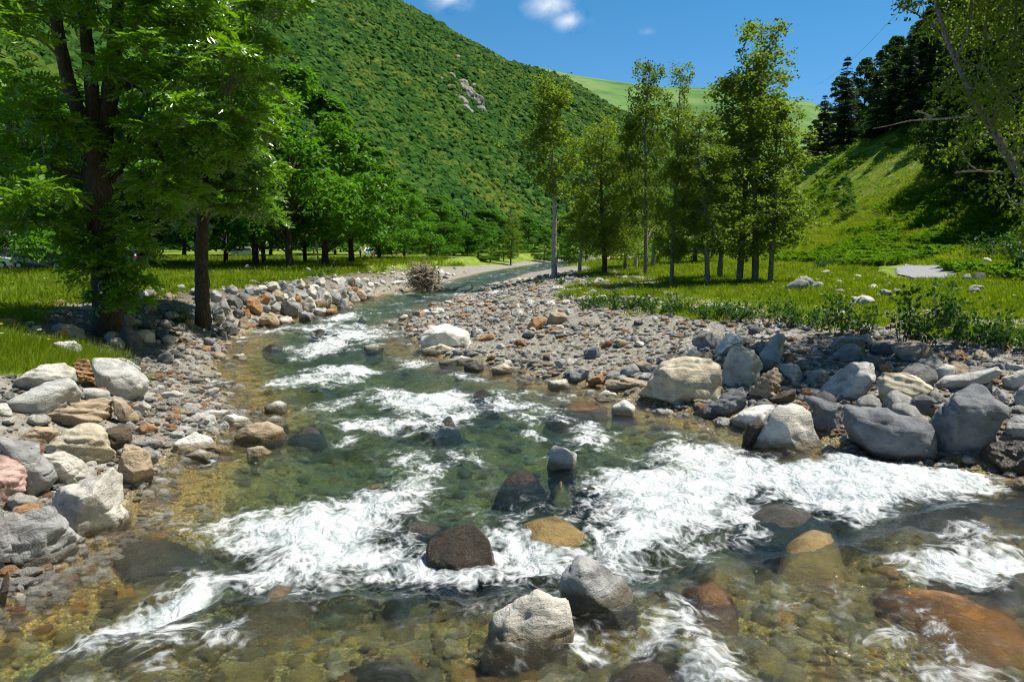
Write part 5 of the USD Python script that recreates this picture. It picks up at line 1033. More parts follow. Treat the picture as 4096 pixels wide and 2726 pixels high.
# ------------------------------------------------------------------ uncountable gravel, bed stones, grass
def sample(n, r0, r1, a0, a1, test, pw=1.0):
    """points spread over the ground, closer set near the viewer"""
    out = []; got = 0
    while got < n:
        r = r0 * (r1 / r0) ** (rng.uniform(0, 1, n * 3) ** pw); a = np.radians(rng.uniform(a0, a1, n * 3)); x, y = r * np.sin(a), r * np.cos(a)
        d, dl, dr = shore(x, y); k = test(x, y, d, dl < dr); out.append(np.stack([x[k], y[k]], -1)); got += int(k.sum())
        if not k.any(): break
    return np.vstack(out)[:n]
def pebble(seed, flat):
    v = icosphere(1).vertices * (1, 0.75, flat); r2 = np.random.default_rng(seed); v = v * r2.uniform(0.68, 1.2, (len(v), 1))
    return v, icosphere(1).faces
P_g = [(pebble(i, f), OB[c], False) for i, (f, c) in enumerate([(.5, 'pale'), (.4, 'grey'), (.55, 'white'), (.35, 'tan'), (.5, 'rust'), (.45, 'grey'), (.5, 'pale')])]
for nm, isl, cnt, lab in (('beach_gravel', True, 9000, 'pale gravel and pebbles of the left bank'), ('bank_gravel', False, 17000, 'grey and rusty gravel of the right bank')):
    p = sample(cnt, 7, 75, -38, 38, lambda x, y, d, l: (l == isl) & (d > -0.5) & (d < (9 if isl else 12.5)) & (rng.uniform(0, 1, len(x)) > 0.97 * turf_mask(x, y, d, l)) & (n2(x, y, 0.7, 72, 3) > rng.uniform(-.3, .02, len(x))))
    s = (0.016 + 0.11 * rng.uniform(0, 1, len(p)) ** 4.5) * (1 + 0.02 * p[:, 1]) * (1 + 2.6 * np.clip(n2(p[:, 0], p[:, 1], 0.45, 71, 3), -.2, .35))
    scatter(nm, P_g, np.column_stack([p, ground(p[:, 0], p[:, 1]) + 0.25 * s]), rng.integers(0, 7, len(p)), rquat(rng, len(p)) * [1, .25, .25, 1] / np.linalg.norm([1, .5, .5, 1]), s, lab, 'gravel')
BS = [stone(f'bed_stone_{i}', c, coord='object', seed=20 + i, scale=3.0, strat=0.3, contrast=0.7) for i, c in enumerate([(0.29, 0.23, 0.075), (0.20, 0.185, 0.10), (0.40, 0.30, 0.09), (0.36, 0.32, 0.18), (0.17, 0.13, 0.06), (0.38, 0.21, 0.055)])]
p = sample(6000, 4.6, 60, -40, 40, lambda x, y, d, l: d < -0.15)
s = 0.035 + 0.17 * rng.uniform(0, 1, len(p)) ** 3
s = np.minimum(s, 0.8 * np.clip(water(p[:, 0], p[:, 1]) - ground(p[:, 0], p[:, 1]), 0.06, 1))
scatter('bed_stones', [(pebble(60 + i, f), m, True) for i, (m, f) in enumerate(zip(BS, (.5, .6, .45, .5, .6, .5)))], np.column_stack([p, ground(p[:, 0], p[:, 1]) + 0.15 * s]), rng.integers(0, 6, len(p)), zquat(rng.uniform(0, 6.28, len(p))), s, 'olive and rusty stones on the bed under clear water', 'stones')
def tuft(seed, n, h, spread, w):
    r2 = np.random.default_rng(seed); a = r2.uniform(0, 6.28, n); r = spread * r2.uniform(0, 1, n) ** 0.6
    c = np.stack([r * np.cos(a), r * np.sin(a), np.full(n, -0.03)], -1); d = np.stack([np.cos(a) * 0.45, np.sin(a) * 0.45, np.ones(n)], -1) + r2.normal(size=(n, 3)) * (.25, .25, .1)
    return leaves(c, d, np.stack([np.cos(a), np.sin(a), 0.3 * np.ones(n)], -1) + r2.normal(size=(n, 3)) * .3, h * r2.uniform(.5, 1.2, n), w, 0.05)
T_g = [(tuft(70 + i, n, h, s, w), L_grass, False) for i, (n, h, s, w) in enumerate([(46, .16, .30, .022), (38, .24, .26, .02), (30, .11, .34, .028)])]
def meadow(nm, isl, n, r0, r1, sc, lab, hi=60):
    p = sample(n, r0, r1, -39, 39, lambda x, y, d, l: (l == isl) & (d < hi) & (rng.uniform(0, 1, len(x)) < turf_mask(x, y, d, l)) & ~((np.hypot(x * 0.871 - y * 0.492, (x * 0.492 + y * 0.871 - 66) / 4.2) < 3.6) & ~l), 0.9)
    s = sc * rng.uniform(.6, 1.35, len(p)) * (0.8 + 0.012 * p[:, 1])
    scatter(nm, T_g, np.column_stack([p, ground(p[:, 0], p[:, 1])]), rng.integers(0, 3, len(p)), zquat(rng.uniform(0, 6.28, len(p))), np.column_stack([s * 1.2, s * 1.2, s]), lab, 'grass')
PADC = at_px(2128, 66)[:2]
meadow('meadow_grass', True, 9000, 24, 110, 1.25, 'sunlit and shaded grass of the left meadow')
meadow('meadow_grass', False, 15000, 17, 120, 0.95, 'short grass of the right meadow', 60)
p = sample(1500, 11, 24, -45, -25, lambda x, y, d, l: l & (d > 1) & (rng.uniform(0, 1, len(x)) < turf_mask(x, y, d, l)))
s = rng.uniform(.7, 1.5, len(p))
scatter('tussock_grass', [(tuft(80, 26, .36, .14, .011), L_grass, False), (tuft(81, 22, .46, .12, .010), L_grass, False)], np.column_stack([p, ground(p[:, 0], p[:, 1])]), rng.integers(0, 2, len(p)), zquat(rng.uniform(0, 6.28, len(p))), s, 'tall tussock grass on the near left bank', 'grass')
fl_ = [(leaves(np.tile((0, 0, .2), (5, 1)) + 0.0, np.stack([np.cos(np.arange(5) * 1.257), np.sin(np.arange(5) * 1.257), np.full(5, .15)], -1), np.tile((0, 0, 1.), (5, 1)), .045, .035), material('petal_' + c, {'p': ('principled_bsdf', {'base_color': v, 'roughness': .7})}, [], 'p.BSDF'), False) for c, v in (('white', (.75, .75, .7)), ('yellow', (.7, .55, .05)), ('mauve', (.40, .18, .42)))]
p = np.vstack([sample(420, 22, 75, -39, 39, lambda x, y, d, l: (rng.uniform(0, 1, len(x)) < turf_mask(x, y, d, l)) & (hill_right(x, y) < 2)), np.array([hit(3740 + rng.normal() * 60, 1296 + rng.normal() * 7)[0][:2] for _ in range(60)])])
scatter('meadow_flowers', fl_, np.column_stack([p, ground(p[:, 0], p[:, 1]) + .06]), np.concatenate([rng.integers(0, 2, 420), np.full(60, 2)])[:len(p)], zquat(rng.uniform(0, 6.28, len(p))), rng.uniform(.8, 1.9, len(p)), 'small white and yellow flowers and a mauve patch in the meadows', 'flowers')
# bracken and rough growth on the right slope
def fern(seed):
    r2 = np.random.default_rng(seed); C, D, N = [], [], []
    for a in r2.uniform(0, 6.28, 9):
        h = np.array([math.cos(a), math.sin(a), 0]); t = np.linspace(.15, 1, 7)[:, None]; q = h * t * .42 + np.array([0, 0, 1.0]) * (.85 * t - .5 * t ** 2)
        for sd in (-1, 1): C.append(q); D.append(np.tile(h * .5 + sd * np.array([-h[1], h[0], 0]) - (0, 0, .15), (7, 1))); N.append(np.tile((0, 0, .6), (7, 1)) + .7 * r2.normal(size=(7, 3)))
    return leaves(np.vstack(C), np.vstack(D), np.vstack(N), np.tile(np.linspace(.3, .1, 7), 18), .1)
p = sample(1300, 45, 170, 10, 40, lambda x, y, d, l: (~l) & (d > 28) & (n2(x, y, 0.09, 61) + 0.5 * n2(x, y, .3, 62) > -0.02) & (hill_right(x, y) > 0.6) & (forest_edge(x, y) < 2), 0.8)
s = rng.uniform(.9, 2.0, len(p))
scatter('bracken', [(fern(90), L_fern, False), (fern(91), L_fern, False)], np.column_stack([p, ground(p[:, 0], p[:, 1]) - .05]), rng.integers(0, 2, len(p)), zquat(rng.uniform(0, 6.28, len(p))), s, 'bracken and rough growth on the steep right slope', 'bracken')
p = sample(9000, 50, 190, 10, 40, lambda x, y, d, l: (~l) & (hill_right(x, y) > 0.8) & (forest_edge(x, y) < 4), 0.7)
s = rng.uniform(1.2, 2.6, len(p))
scatter('slope_grass', T_g, np.column_stack([p, ground(p[:, 0], p[:, 1])]), rng.integers(0, 3, len(p)), zquat(rng.uniform(0, 6.28, len(p))), np.column_stack([s * 1.3, s * 1.3, s]), 'long grass of the steep right slope', 'grass')

# ------------------------------------------------------------------ saplings and shrubs
def sapling_kind(name, seed, H, n_st, leaf, per, sp):
    r2 = np.random.default_rng(seed); K = kind_of(name); W, C = [], []
    for _ in range(n_st):
        a = r2.uniform(0, 6.28); l = H * r2.uniform(.55, 1.0); h = np.array([math.cos(a), math.sin(a), 0]) * sp * r2.uniform(.3, 1)
        p = curve([h * .2 - (0, 0, .05), h * .7 + (0, 0, l * .5), h + (0, 0, l)], 8); W.append(tube(p, np.linspace(.012, .004, len(p)), 4))
        t = r2.uniform(.2, 1, per) * (len(p) - 1); i = np.minimum(t.astype(int), len(p) - 2); C.append(p[i] + (p[i + 1] - p[i]) * (t - i)[:, None] + r2.normal(size=(per, 3)) * (.09, .09, .05) * H)
    C = np.vstack(C); n = len(C); put('stems', join(W), K_grey, K, smooth=True)
    put('foliage', leaves(C, r2.normal(size=(n, 3)) + (0, 0, .1), r2.normal(size=(n, 3)) * .6 + (0, 0, 1), leaf * r2.uniform(.6, 1.25, n), leaf * .75), L_alder, K)
    return K
SAP = [sapling_kind('sapling_a', 95, 1.15, 6, .14, 22, .45), sapling_kind('sapling_b', 96, .95, 7, .12, 22, .6), sapling_kind('low_shrub', 97, .45, 12, .10, 20, .65)]
for i, (px, py, k, s) in enumerate([(1345, 712, 2, .9), (1372, 708, 2, 1.1), (1400, 705, 2, 1.1), (1425, 712, 2, .9), (1455, 712, 2, 1.1), (1486, 716, 2, 1.1), (1515, 722, 2, 1.2), (1545, 728, 0, .75), (1565, 722, 2, .9), (1610, 728, 2, 1.0), (1640, 735, 2, 1.2), (1668, 732, 2, 1.1), (1700, 738, 2, 1.2), (1730, 742, 1, .7), (1765, 745, 1, .9), (1790, 748, 1, 1.0), (1815, 752, 1, .8), (1850, 755, 2, 1.1), (1885, 762, 1, .9), (1915, 768, 0, .95), (1945, 770, 1, 1.0), (1975, 772, 1, .9), (2000, 768, 0, .7), (2075, 790, 0, 1.15), (2100, 792, 1, .9), (2135, 795, 1, .95), (2165, 760, 0, 1.15), (2185, 758, 1, 1.1), (2205, 798, 0, 1.05), (2235, 802, 1, 1.0), (2265, 800, 1, .9), (2300, 808, 0, .85), (2330, 806, 2, 1.1), (1298, 690, 2, .8), (1240, 655, 2, .9), (1290, 655, 2, .9), (2345, 640, 0, 2.2), (1905, 612, 2, 1.6), (1885, 618, 2, 1.4)]):
    g, t = hit(px * D2F, py * D2F); low = k == 2
    lab = ('low leafy shrub on the gravel bench, ' if low else 'leafy sapling on the gravel bench, ') + ('towards the birches' if px < 1600 else 'in the middle of the row' if px < 2020 else 'at the right end of the row')
    copy_of(SAP[k], 'shrub' if low else 'sapling', lab, 'shrub' if low else 'sapling', g, i * 47.0, (s, s, s * (1 + .1 * (i % 3))), 'saplings and shrubs along the right gravel bench')
for px, py, s, lab in [(1940, 470, 3.6, 'dark bush on the steep grass slope, the larger one'), (1895, 462, 2.4, 'small bush left of the larger dark bush on the steep grass slope'), (1950, 500, 2.6, 'bush just below the larger dark bush on the steep grass slope')]:
    g, t = hit(px * D2F, py * D2F); copy_of(BROAD[3][0], 'bush', lab, 'bush', g, px, (s / 11, s / 11, s / 13))
for px, py, s, lab in [(2300, 592, 1.9, 'bramble bush at the foot of the shaded slope, right one'), (2255, 590, 1.6, 'bramble bush at the foot of the shaded slope, left one'), (2350, 596, 2.2, 'bramble bush at the foot of the slope by the right edge')]:
    g, t = hit(px * D2F, py * D2F); copy_of(SAP[1], 'bush', lab, 'bush', g, px, (s * 1.6, s * 1.6, s))
for i, (px, py, s, lab) in enumerate([(395, 735, 1.0, 'leafy weed growing on the shaded left bank between the two ash trunks'), (1455 / 2.9 + 620, 660, .6, 'green weed sprouting between wall stones near the right end'), (730, 640, 1.0, 'leafy clump on the crumbling turf edge behind the wall'), (760, 630, 1.1, 'yellowish green clump at the turf edge right of the wall'), (880, 625, 1.0, 'green clump on the far cut bank left of the driftwood'), (410, 745, .8, 'small weed at the thin ash trunk foot')]):
    g, t = hit(px * D2F, py * D2F); copy_of(SAP[2], 'weed', lab, 'plant', g, i * 60, s)
# ------------------------------------------------------------------ the two ash trees in front on the left, the birch leaning in from the right
def at(px, py, hd):
    d = look(px * D2F, py * D2F); return EYE + d * hd / math.hypot(d[0], d[1])
def pinnate(c, d, n, size, rng, pairs=4):
    """feathered leaves: leaflets in pairs along a rachis"""
    d, s = unit(d), unit(np.cross(d, n)); n = np.cross(s, d); C, D, N, L = [], [], [], []
    for k in range(pairs + 1):
        t = 0.25 + 0.75 * k / pairs
        q = c + d * (size * t)[:, None] - np.array([0, 0, 1.0]) * (0.22 * size * t ** 2)[:, None]
        for sd in ((-1, 1) if k < pairs else (0,)):
            C.append(q); D.append(d * (0.55 if sd else 1) + s * sd * 0.85 - n * 0.12); N.append(n + s * sd * 0.25); L.append(size * (0.46 if k < pairs else 0.5) * (1 - 0.25 * abs(t - 0.6)))
    C, D, N, L = map(np.concatenate, (C, D, N, L))
    return leaves(C, D, N + 0.25 * rng.normal(size=N.shape), L, L * 0.42, 0.1)
def ash(label, stems, lobes, hd, rng, sprays, size, name='ash_tree'):
    base = at(*stems[0][0][0], hd); base[2] = float(ground(base[0], base[1], False))
    K = thing(name, label, 'tree', base); o = base
    S = []
    tm = []
    for k, (pts, w) in enumerate(stems):
        p = curve([at(a, b, hd + (c if len(q) > 2 else 0)) for q in pts for a, b, c in [(*q, 0)[:3]]], 7 * len(pts)) - o
        if k == 0: p[0, 2] -= 0.4
        r = np.interp(np.linspace(0, 1, len(p)), np.linspace(0, 1, len(w)), w) * hd / (FPX / D2F) / 2
        tm.append(tube(p, r, 10, 0.10, rng)); S.append((p, r))
    put('trunk', tm[0], K_ash, K, smooth=True)
    for t in tm[1:]: put('limb', t, K_ash, K, smooth=True)
    allp, allr = np.vstack([s[0] for s in S]), np.concatenate([s[1] for s in S])
    cen = np.array([at(a, b, hd + e) for a, b, r, e in lobes]) - o; rad = np.array([r for _, _, r, _ in lobes]) * hd / (FPX / D2F)
    br, C, D, N = [], [], [], []
    for c, r in zip(cen, rad):
        dist = np.linalg.norm(allp - c - (0, 0, -0.4), axis=1) + np.where(allp[:, 2] > c[2] + 0.5, 2, 0); i = int(np.argmin(dist)); a = allp[i]
        m = 0.55 * a + 0.45 * c + rng.normal(size=3) * .12 * r + (0, 0, .15 * np.linalg.norm(c - a)); p = curve([a, m, c], 8)
        br.append(tube(p, np.linspace(min(allr[i] * .5, .02 + .03 * r), .012, len(p)), 5))
        k = int(sprays * (r / 1.4) ** 2) + 6
        u = unit(rng.normal(size=(k, 3))); u[:, 2] = np.where(u[:, 2] < -.3, -u[:, 2] * .7, u[:, 2]); q = c + u * (r * rng.uniform(.35, 1.05, k) ** .6)[:, None] * np.array([1, 1, .8])
        for j in range(0, k, 3):
            e = curve([p[-1] if rng.random() < .6 else p[-3], .5 * (p[-2] + q[j]) + (0, 0, .1 * r), q[j]], 5); br.append(tube(e, np.linspace(.012, .004, len(e)), 3))
        for j in range(7):                                     # leaves fan out of each twig's end
            g = rng.uniform(0, 6.28, k); h = np.stack([np.cos(g), np.sin(g), rng.uniform(-.75, .45, k)], -1) + .6 * u
            C.append(q); D.append(h); N.append(np.tile((0, 0, .8), (k, 1)) + .5 * rng.normal(size=(k, 3)) + .4 * u)
    C, D, N = map(np.concatenate, (C, D, N))
    put('limbs', join(br), K_grey, K, smooth=True)
    put('crown', pinnate(C, D, N, size * rng.uniform(.75, 1.25, len(C)), rng), L_ash, K)
    return K
rng = np.random.default_rng(404)
g, t = hit(252 * D2F, 772 * D2F); HD1 = math.hypot(g[0], g[1])
LB = []
for a, b, r in [(295, 40, 85), (370, 25, 85), (450, 45, 85), (530, 40, 70), (590, 120, 45), (560, 95, 60), (500, 130, 75), (420, 120, 85), (335, 120, 75), (300, 190, 60), (380, 215, 80), (470, 215, 80), (545, 205, 65), (600, 185, 40), (430, 290, 75), (510, 290, 70), (350, 300, 65), (570, 280, 55), (330, 370, 55), (410, 375, 60), (490, 370, 60), (280, 330, 45), (555, 350, 50), (360, 440, 55), (430, 450, 50), (300, 440, 45),
                (40, 20, 75), (-30, 60, 80), (85, 40, 45), (140, 25, 40), (20, 300, 75), (80, 270, 55), (100, 350, 70), (30, 390, 80), (-20, 460, 70), (70, 450, 65), (140, 300, 45), (135, 420, 60), (90, 520, 55), (20, 520, 60), (660, 10, 35), (620, 20, 30), (60, 200, 50), (175, 330, 40)]:
    LB.append((a, b, r, rng.uniform(-2.6, 2.2)))
for a, b, r in [(225, 500, 42), (300, 540, 40), (210, 570, 45), (310, 580, 35), (175, 560, 30), (230, 630, 40), (280, 645, 42), (310, 650, 26), (205, 605, 35), (255, 690, 32), (300, 690, 25)]: LB.append((a, b, r, rng.uniform(-1.3, .3)))
for k in range(8): LB.append((rng.uniform(420, 820), rng.uniform(-330, -60), rng.uniform(55, 90), rng.uniform(-3, 3)))  # unseen lobes added over the river to cast shade on the left bank
for k in range(26): LB.append((rng.uniform(-40, 470), rng.uniform(-330, -40), rng.uniform(55, 90), rng.uniform(-3, 3)))
ash('big foreground ash with a thick forked dark trunk and leafy shoots around its foot', [
    ([(252, 782), (246, 700), (238, 600), (232, 500), (222, 400), (213, 340)], [66, 54, 48, 46, 50, 56]),
    ([(215, 360), (185, 270), (160, 200), (140, 110), (128, 30), (115, -100), (100, -260)], [38, 29, 26, 23, 21, 15, 7]),
    ([(222, 340), (215, 250), (205, 150), (195, 40), (185, -120), (180, -280)], [34, 26, 24, 21, 15, 6]),
    ([(228, 350), (248, 260), (258, 160), (268, 60), (280, -80), (300, -250)], [42, 32, 30, 24, 17, 6]),
    ([(240, 260), (300, 265), (345, 320), (375, 365), (402, 392)], [17, 15, 13, 11, 8]),
    ([(250, 220), (310, 195), (350, 225), (400, 265), (445, 262), (520, 225)], [17, 14, 13, 10, 8, 4]),
    ([(255, 420), (285, 380), (300, 310), (330, 260)], [13, 10, 8, 4]),
    ([(228, 420), (160, 400), (110, 385), (60, 400)], [14, 10, 8, 4])], LB, HD1, rng, 18, .46)
g, t = hit(466 * D2F, 752 * D2F); HD2 = math.hypot(g[0], g[1])
LB = [(a, b, r, rng.uniform(-2.2, 2.0)) for a, b, r in [(470, 300, 60), (530, 260, 60), (590, 270, 55), (560, 330, 60), (620, 320, 40), (500, 360, 60), (570, 390, 60), (620, 400, 40), (450, 400, 55), (520, 430, 60), (590, 450, 50), (430, 460, 45), (490, 480, 40), (550, 490, 40), (640, 240, 35), (600, 220, 45), (545, 205, 45), (610, 500, 35), (480, 240, 55), (410, 340, 55), (420, 270, 50), (440, 510, 30), (390, 430, 45), (375, 500, 35)]]
ash('smaller foreground ash with a single thin straight dark trunk', [([(467, 770), (466, 690), (464, 600), (467, 510), (472, 470), (480, 380), (490, 290), (500, 210)], [36, 30, 27, 24, 21, 15, 10, 4]), ([(470, 480), (500, 430), (540, 400), (580, 340)], [13, 9, 7, 3]), ([(475, 400), (450, 340), (430, 290)], [9, 7, 3]), ([(472, 450), (520, 440), (580, 440)], [9, 6, 3])], LB, HD2, rng, 22, .46)
# birch from the right edge
rng = np.random.default_rng(505); HB = 24.0
base = at(2520, 760, HB); base[2] = float(ground(base[0], base[1], False)); K = thing('birch_tree', 'leaning white barked birch reaching in at the top right corner', 'tree', base)
tp = curve([base - (0, 0, .3), at(2465, 600, HB), at(2400, 480, HB), at(2352, 412, HB), at(2300, 325, HB), at(2250, 245, HB), at(2205, 150, HB), at(2172, 70, HB), at(2145, -30, HB), at(2120, -170, HB)], 45) - base
tr = np.interp(np.linspace(0, 1, len(tp)), [0, .35, .5, .8, 1], [.24, .17, .15, .09, .02])
put('trunk', tube(tp, tr * .66, 9, .08, rng), K_bir2, K, smooth=True)
LBR = []
for pts, w in [([(2330, 375), (2400, 300), (2420, 200), (2400, 60), (2390, -120)], .09), ([(2285, 300), (2300, 220), (2330, 120), (2340, -20), (2330, -150)], .06), ([(2235, 215), (2260, 140), (2270, 40), (2290, -80)], .05), ([(2200, 140), (2230, 60), (2240, -40)], .04), ([(2290, 250), (2330, 200), (2380, 160)], .04), ([(2185, 100), (2120, 40), (2060, 10)], .03), ([(2380, 440), (2340, 470), (2310, 440)], .03)]:
    p = curve([at(a, b, HB + rng.uniform(-.8, .8)) for a, b in pts], 14) - base; LBR.append((p, np.linspace(w, .012, len(p))))
    put('limb', tube(p, np.linspace(w, .012, len(p)), 6), K_bir2, K, smooth=True)
for pts in ([(2232, 262), (2225, 267), (2144, 275), (2097, 277), (2040, 290), (2008, 296)], [(2144, 275), (2130, 262), (2100, 255)], [(2320, 400), (2290, 395), (2250, 392), (2225, 370), (2205, 335), (2190, 318)], [(2250, 392), (2210, 395), (2195, 398)]):
    p = curve([at(a, b, HB) for a, b in pts], 14) - base; put('dead_branch', tube(p, np.linspace(.04, .008, len(p)), 5), K_dead, K, smooth=True)
wd, lf = [], []
for a, b, r in [(2120, 10, 40), (2180, 30, 45), (2080, 0, 20), (2240, 20, 55), (2150, 60, 35), (2200, 90, 40), (2300, 30, 60), (2270, 90, 50), (2340, 80, 50), (2220, 150, 35), (2330, 150, 40), (2280, 190, 40), (2240, 215, 30), (2340, 230, 45), (2300, 260, 35), (2230, 280, 28), (2280, 310, 30), (2345, 310, 40), (2190, 350, 22), (2330, 360, 35), (2300, 430, 28), (2345, 470, 30), (2350, 540, 22), (2180, 200, 25), (2220, 340, 22), (2260, -40, 60), (2340, -40, 60), (2160, -50, 50), (2420, 30, 60), (2420, 150, 60), (2430, 280, 60), (2440, 400, 50), (2400, 500, 40), (2480, 100, 60), (2500, 250, 60), (2500, 420, 50), (2330, -140, 70), (2420, -100, 70), (2240, -150, 60)] + [(rng.uniform(2120, 2560), rng.uniform(-420, -70), 70) for _ in range(40)]:
    c = at(a, b, HB + rng.uniform(-2.0, 2.0)) - base; R = r * HB / (FPX / D2F); k = int(150 * R * R * 3.0) + 50
    allp = np.vstack([tp] + [p for p, _ in LBR]); q0 = allp[np.argmin(np.linalg.norm(allp - c, axis=1))]
    p = curve([q0, .5 * (q0 + c) + (0, 0, .2 * R), c], 7); wd.append(tube(p, np.linspace(.018, .006, len(p)), 4))
    nb = max(4, k // 14); u = c + unit(rng.normal(size=(nb, 3))) * (R * rng.uniform(.2, 1, nb) ** .6)[:, None]
    for e in u: wd.append(tube(np.array([c, .5 * (c + e) + (0, 0, .08), e]), [.007, .005, .003], 3))
    w = rng.integers(0, nb, k); P = u[w] + rng.normal(size=(k, 3)) * .16; l = .105 * rng.uniform(.7, 1.25, k)
    lf.append(leaves(P, rng.normal(size=(k, 3)) * .7 - (0, 0, .7), rng.normal(size=(k, 3)) + (0, 0, .5), l, l * .8))
put('limbs', join(wd), K_grey, K, smooth=True); put('crown', join(lf), L_birch, K)
# ------------------------------------------------------------------ driftwood, sign, people, cars, pad, wire
from manifold3d import Manifold
def plain(name, c, rough=.5, metal=0.0, spec=.5, coat=0.0):
    return material(name, {'g': ('geometry', {}), 'n': ('noise_texture', {'scale': 9.0, 'detail': 5.0}), 'r': ('rgb_ramp', ramp((.3, tuple(.82 * v for v in c)), (.7, c))), 'p': ('principled_bsdf', {'roughness': rough, 'metallic': metal, 'specular_ior_level': spec, 'coat_weight': coat})}, [('g.position', 'n.vector'), ('n.fac', 'r.fac'), ('r.color', 'p.base_color')], 'p.BSDF')
rng = np.random.default_rng(606)
g, t = hit(972 * D2F, 672 * D2F); HR = math.hypot(g[0], g[1]); c = at(972, 640, HR + .5); base = np.array([c[0], c[1], g[2] - .1])
K = thing('uprooted_stump', 'uprooted tree stump with a tangled root plate lying at the far left water edge', 'driftwood', base)
o = c - base; px_m = HR / (FPX / D2F)
v = icosphere(3).vertices; v = v * np.array([23, 18, 21]) * px_m * (0.75 + .6 * meshkit.fbm(v * 2.4, 3, 3))[:, None]
put('root_plate', (v + o, icosphere(3).faces), bark('root_soil', (.03, .024, .017), (.13, .10, .07)), K, smooth=True)
rt = []
for _ in range(330):
    u = unit(rng.normal(size=3)) * np.array([1, .8, .95]); a = o + u * 15 * px_m; b = o + u * rng.uniform(22, 38) * px_m + rng.normal(size=3) * .25; m = .5 * (a + b) + rng.normal(size=3) * .3
    rt.append(tube(curve([a, m, b + rng.normal(size=3) * .3 - [0, 0, .1]], 7), np.linspace(rng.uniform(.03, .09), .012, 7), 4))
put('roots', join(rt), K_dead, K, smooth=True)
W3 = lambda *p: [at(a, b, HR + 1 + e) - base for a, b, e in p]
for pts, r in [([(1000, 662, 0), (1030, 668, .3), (1052, 664, .8)], .34), ([(968, 620, 0), (950, 605, .3), (938, 598, .4)], .06), ([(985, 625, 0), (965, 610, .5), (948, 603, .6)], .04), ([(1030, 668, 0), (1052, 662, 0), (1070, 655, .4), (1082, 643, .6)], .06), ([(1000, 640, 0), (985, 618, .2), (972, 612, .3)], .04)]:
    p = curve(W3(*pts), 10); put('branch', tube(p, np.linspace(r, r * .35, len(p)), 7, .1, rng), K_dead, K, smooth=True)
p = curve([at(1062, 669, HR - 1), at(1078, 668, HR - 1), at(1086, 660, HR - 1), at(1084, 653, HR - 1)], 10); tag(put('drift_branch', join([tube(p, np.linspace(.09, .04, len(p)), 6, .1, rng), tube(curve([p[4], p[4] + (.35, 0, .25)], 4), .035, 5)]), K_dead, smooth=True), 'short bleached branch stranded in the shallow stream right of the uprooted stump', 'driftwood')
g2, t = hit(1003 * D2F, 655 * D2F); s = 62 * px_m / 2
copy_of(SAP[1], 'bush', 'bright green bush growing beside the uprooted stump', 'bush', (c + (30 * px_m, .9, -.9)), 20, (s * .75, s * .75, s * 1.75))
# sign post
g, t = hit(729 * D2F, 594 * D2F); HS = 78.0; b = at_px(729, HS); top = at(727, 549, HS)[2]; K = thing('sign_post', 'thin white post with two small white panels in the left meadow', 'sign', b); h = top - b[2]
W_ = plain('white_paint', (.72, .72, .70)); put('post', tube([(0, 0, -.3), (0, 0, h)], .055, 8), plain('galvanised', (.5, .5, .5), .4, .3), K, smooth=True)
from trimesh.creation import box
for z, hh in ((h - .42, .72), (h - 1.1, .5)):
    put('panel', box((.28, .05, hh), trimesh.transformations.translation_matrix((-.04, -.085, z))), W_, K)
b = at_px(24, 66); tag(put('pole', tube([b - (0, 0, .3), b + (.02, 0, 1.6), b + (-.12, 0, 4.2)], .07, 8), plain('pale_wood', (.5, .45, .36), .8), smooth=True), 'slender pale leaning pole behind the parked cars at the far left', 'pole')
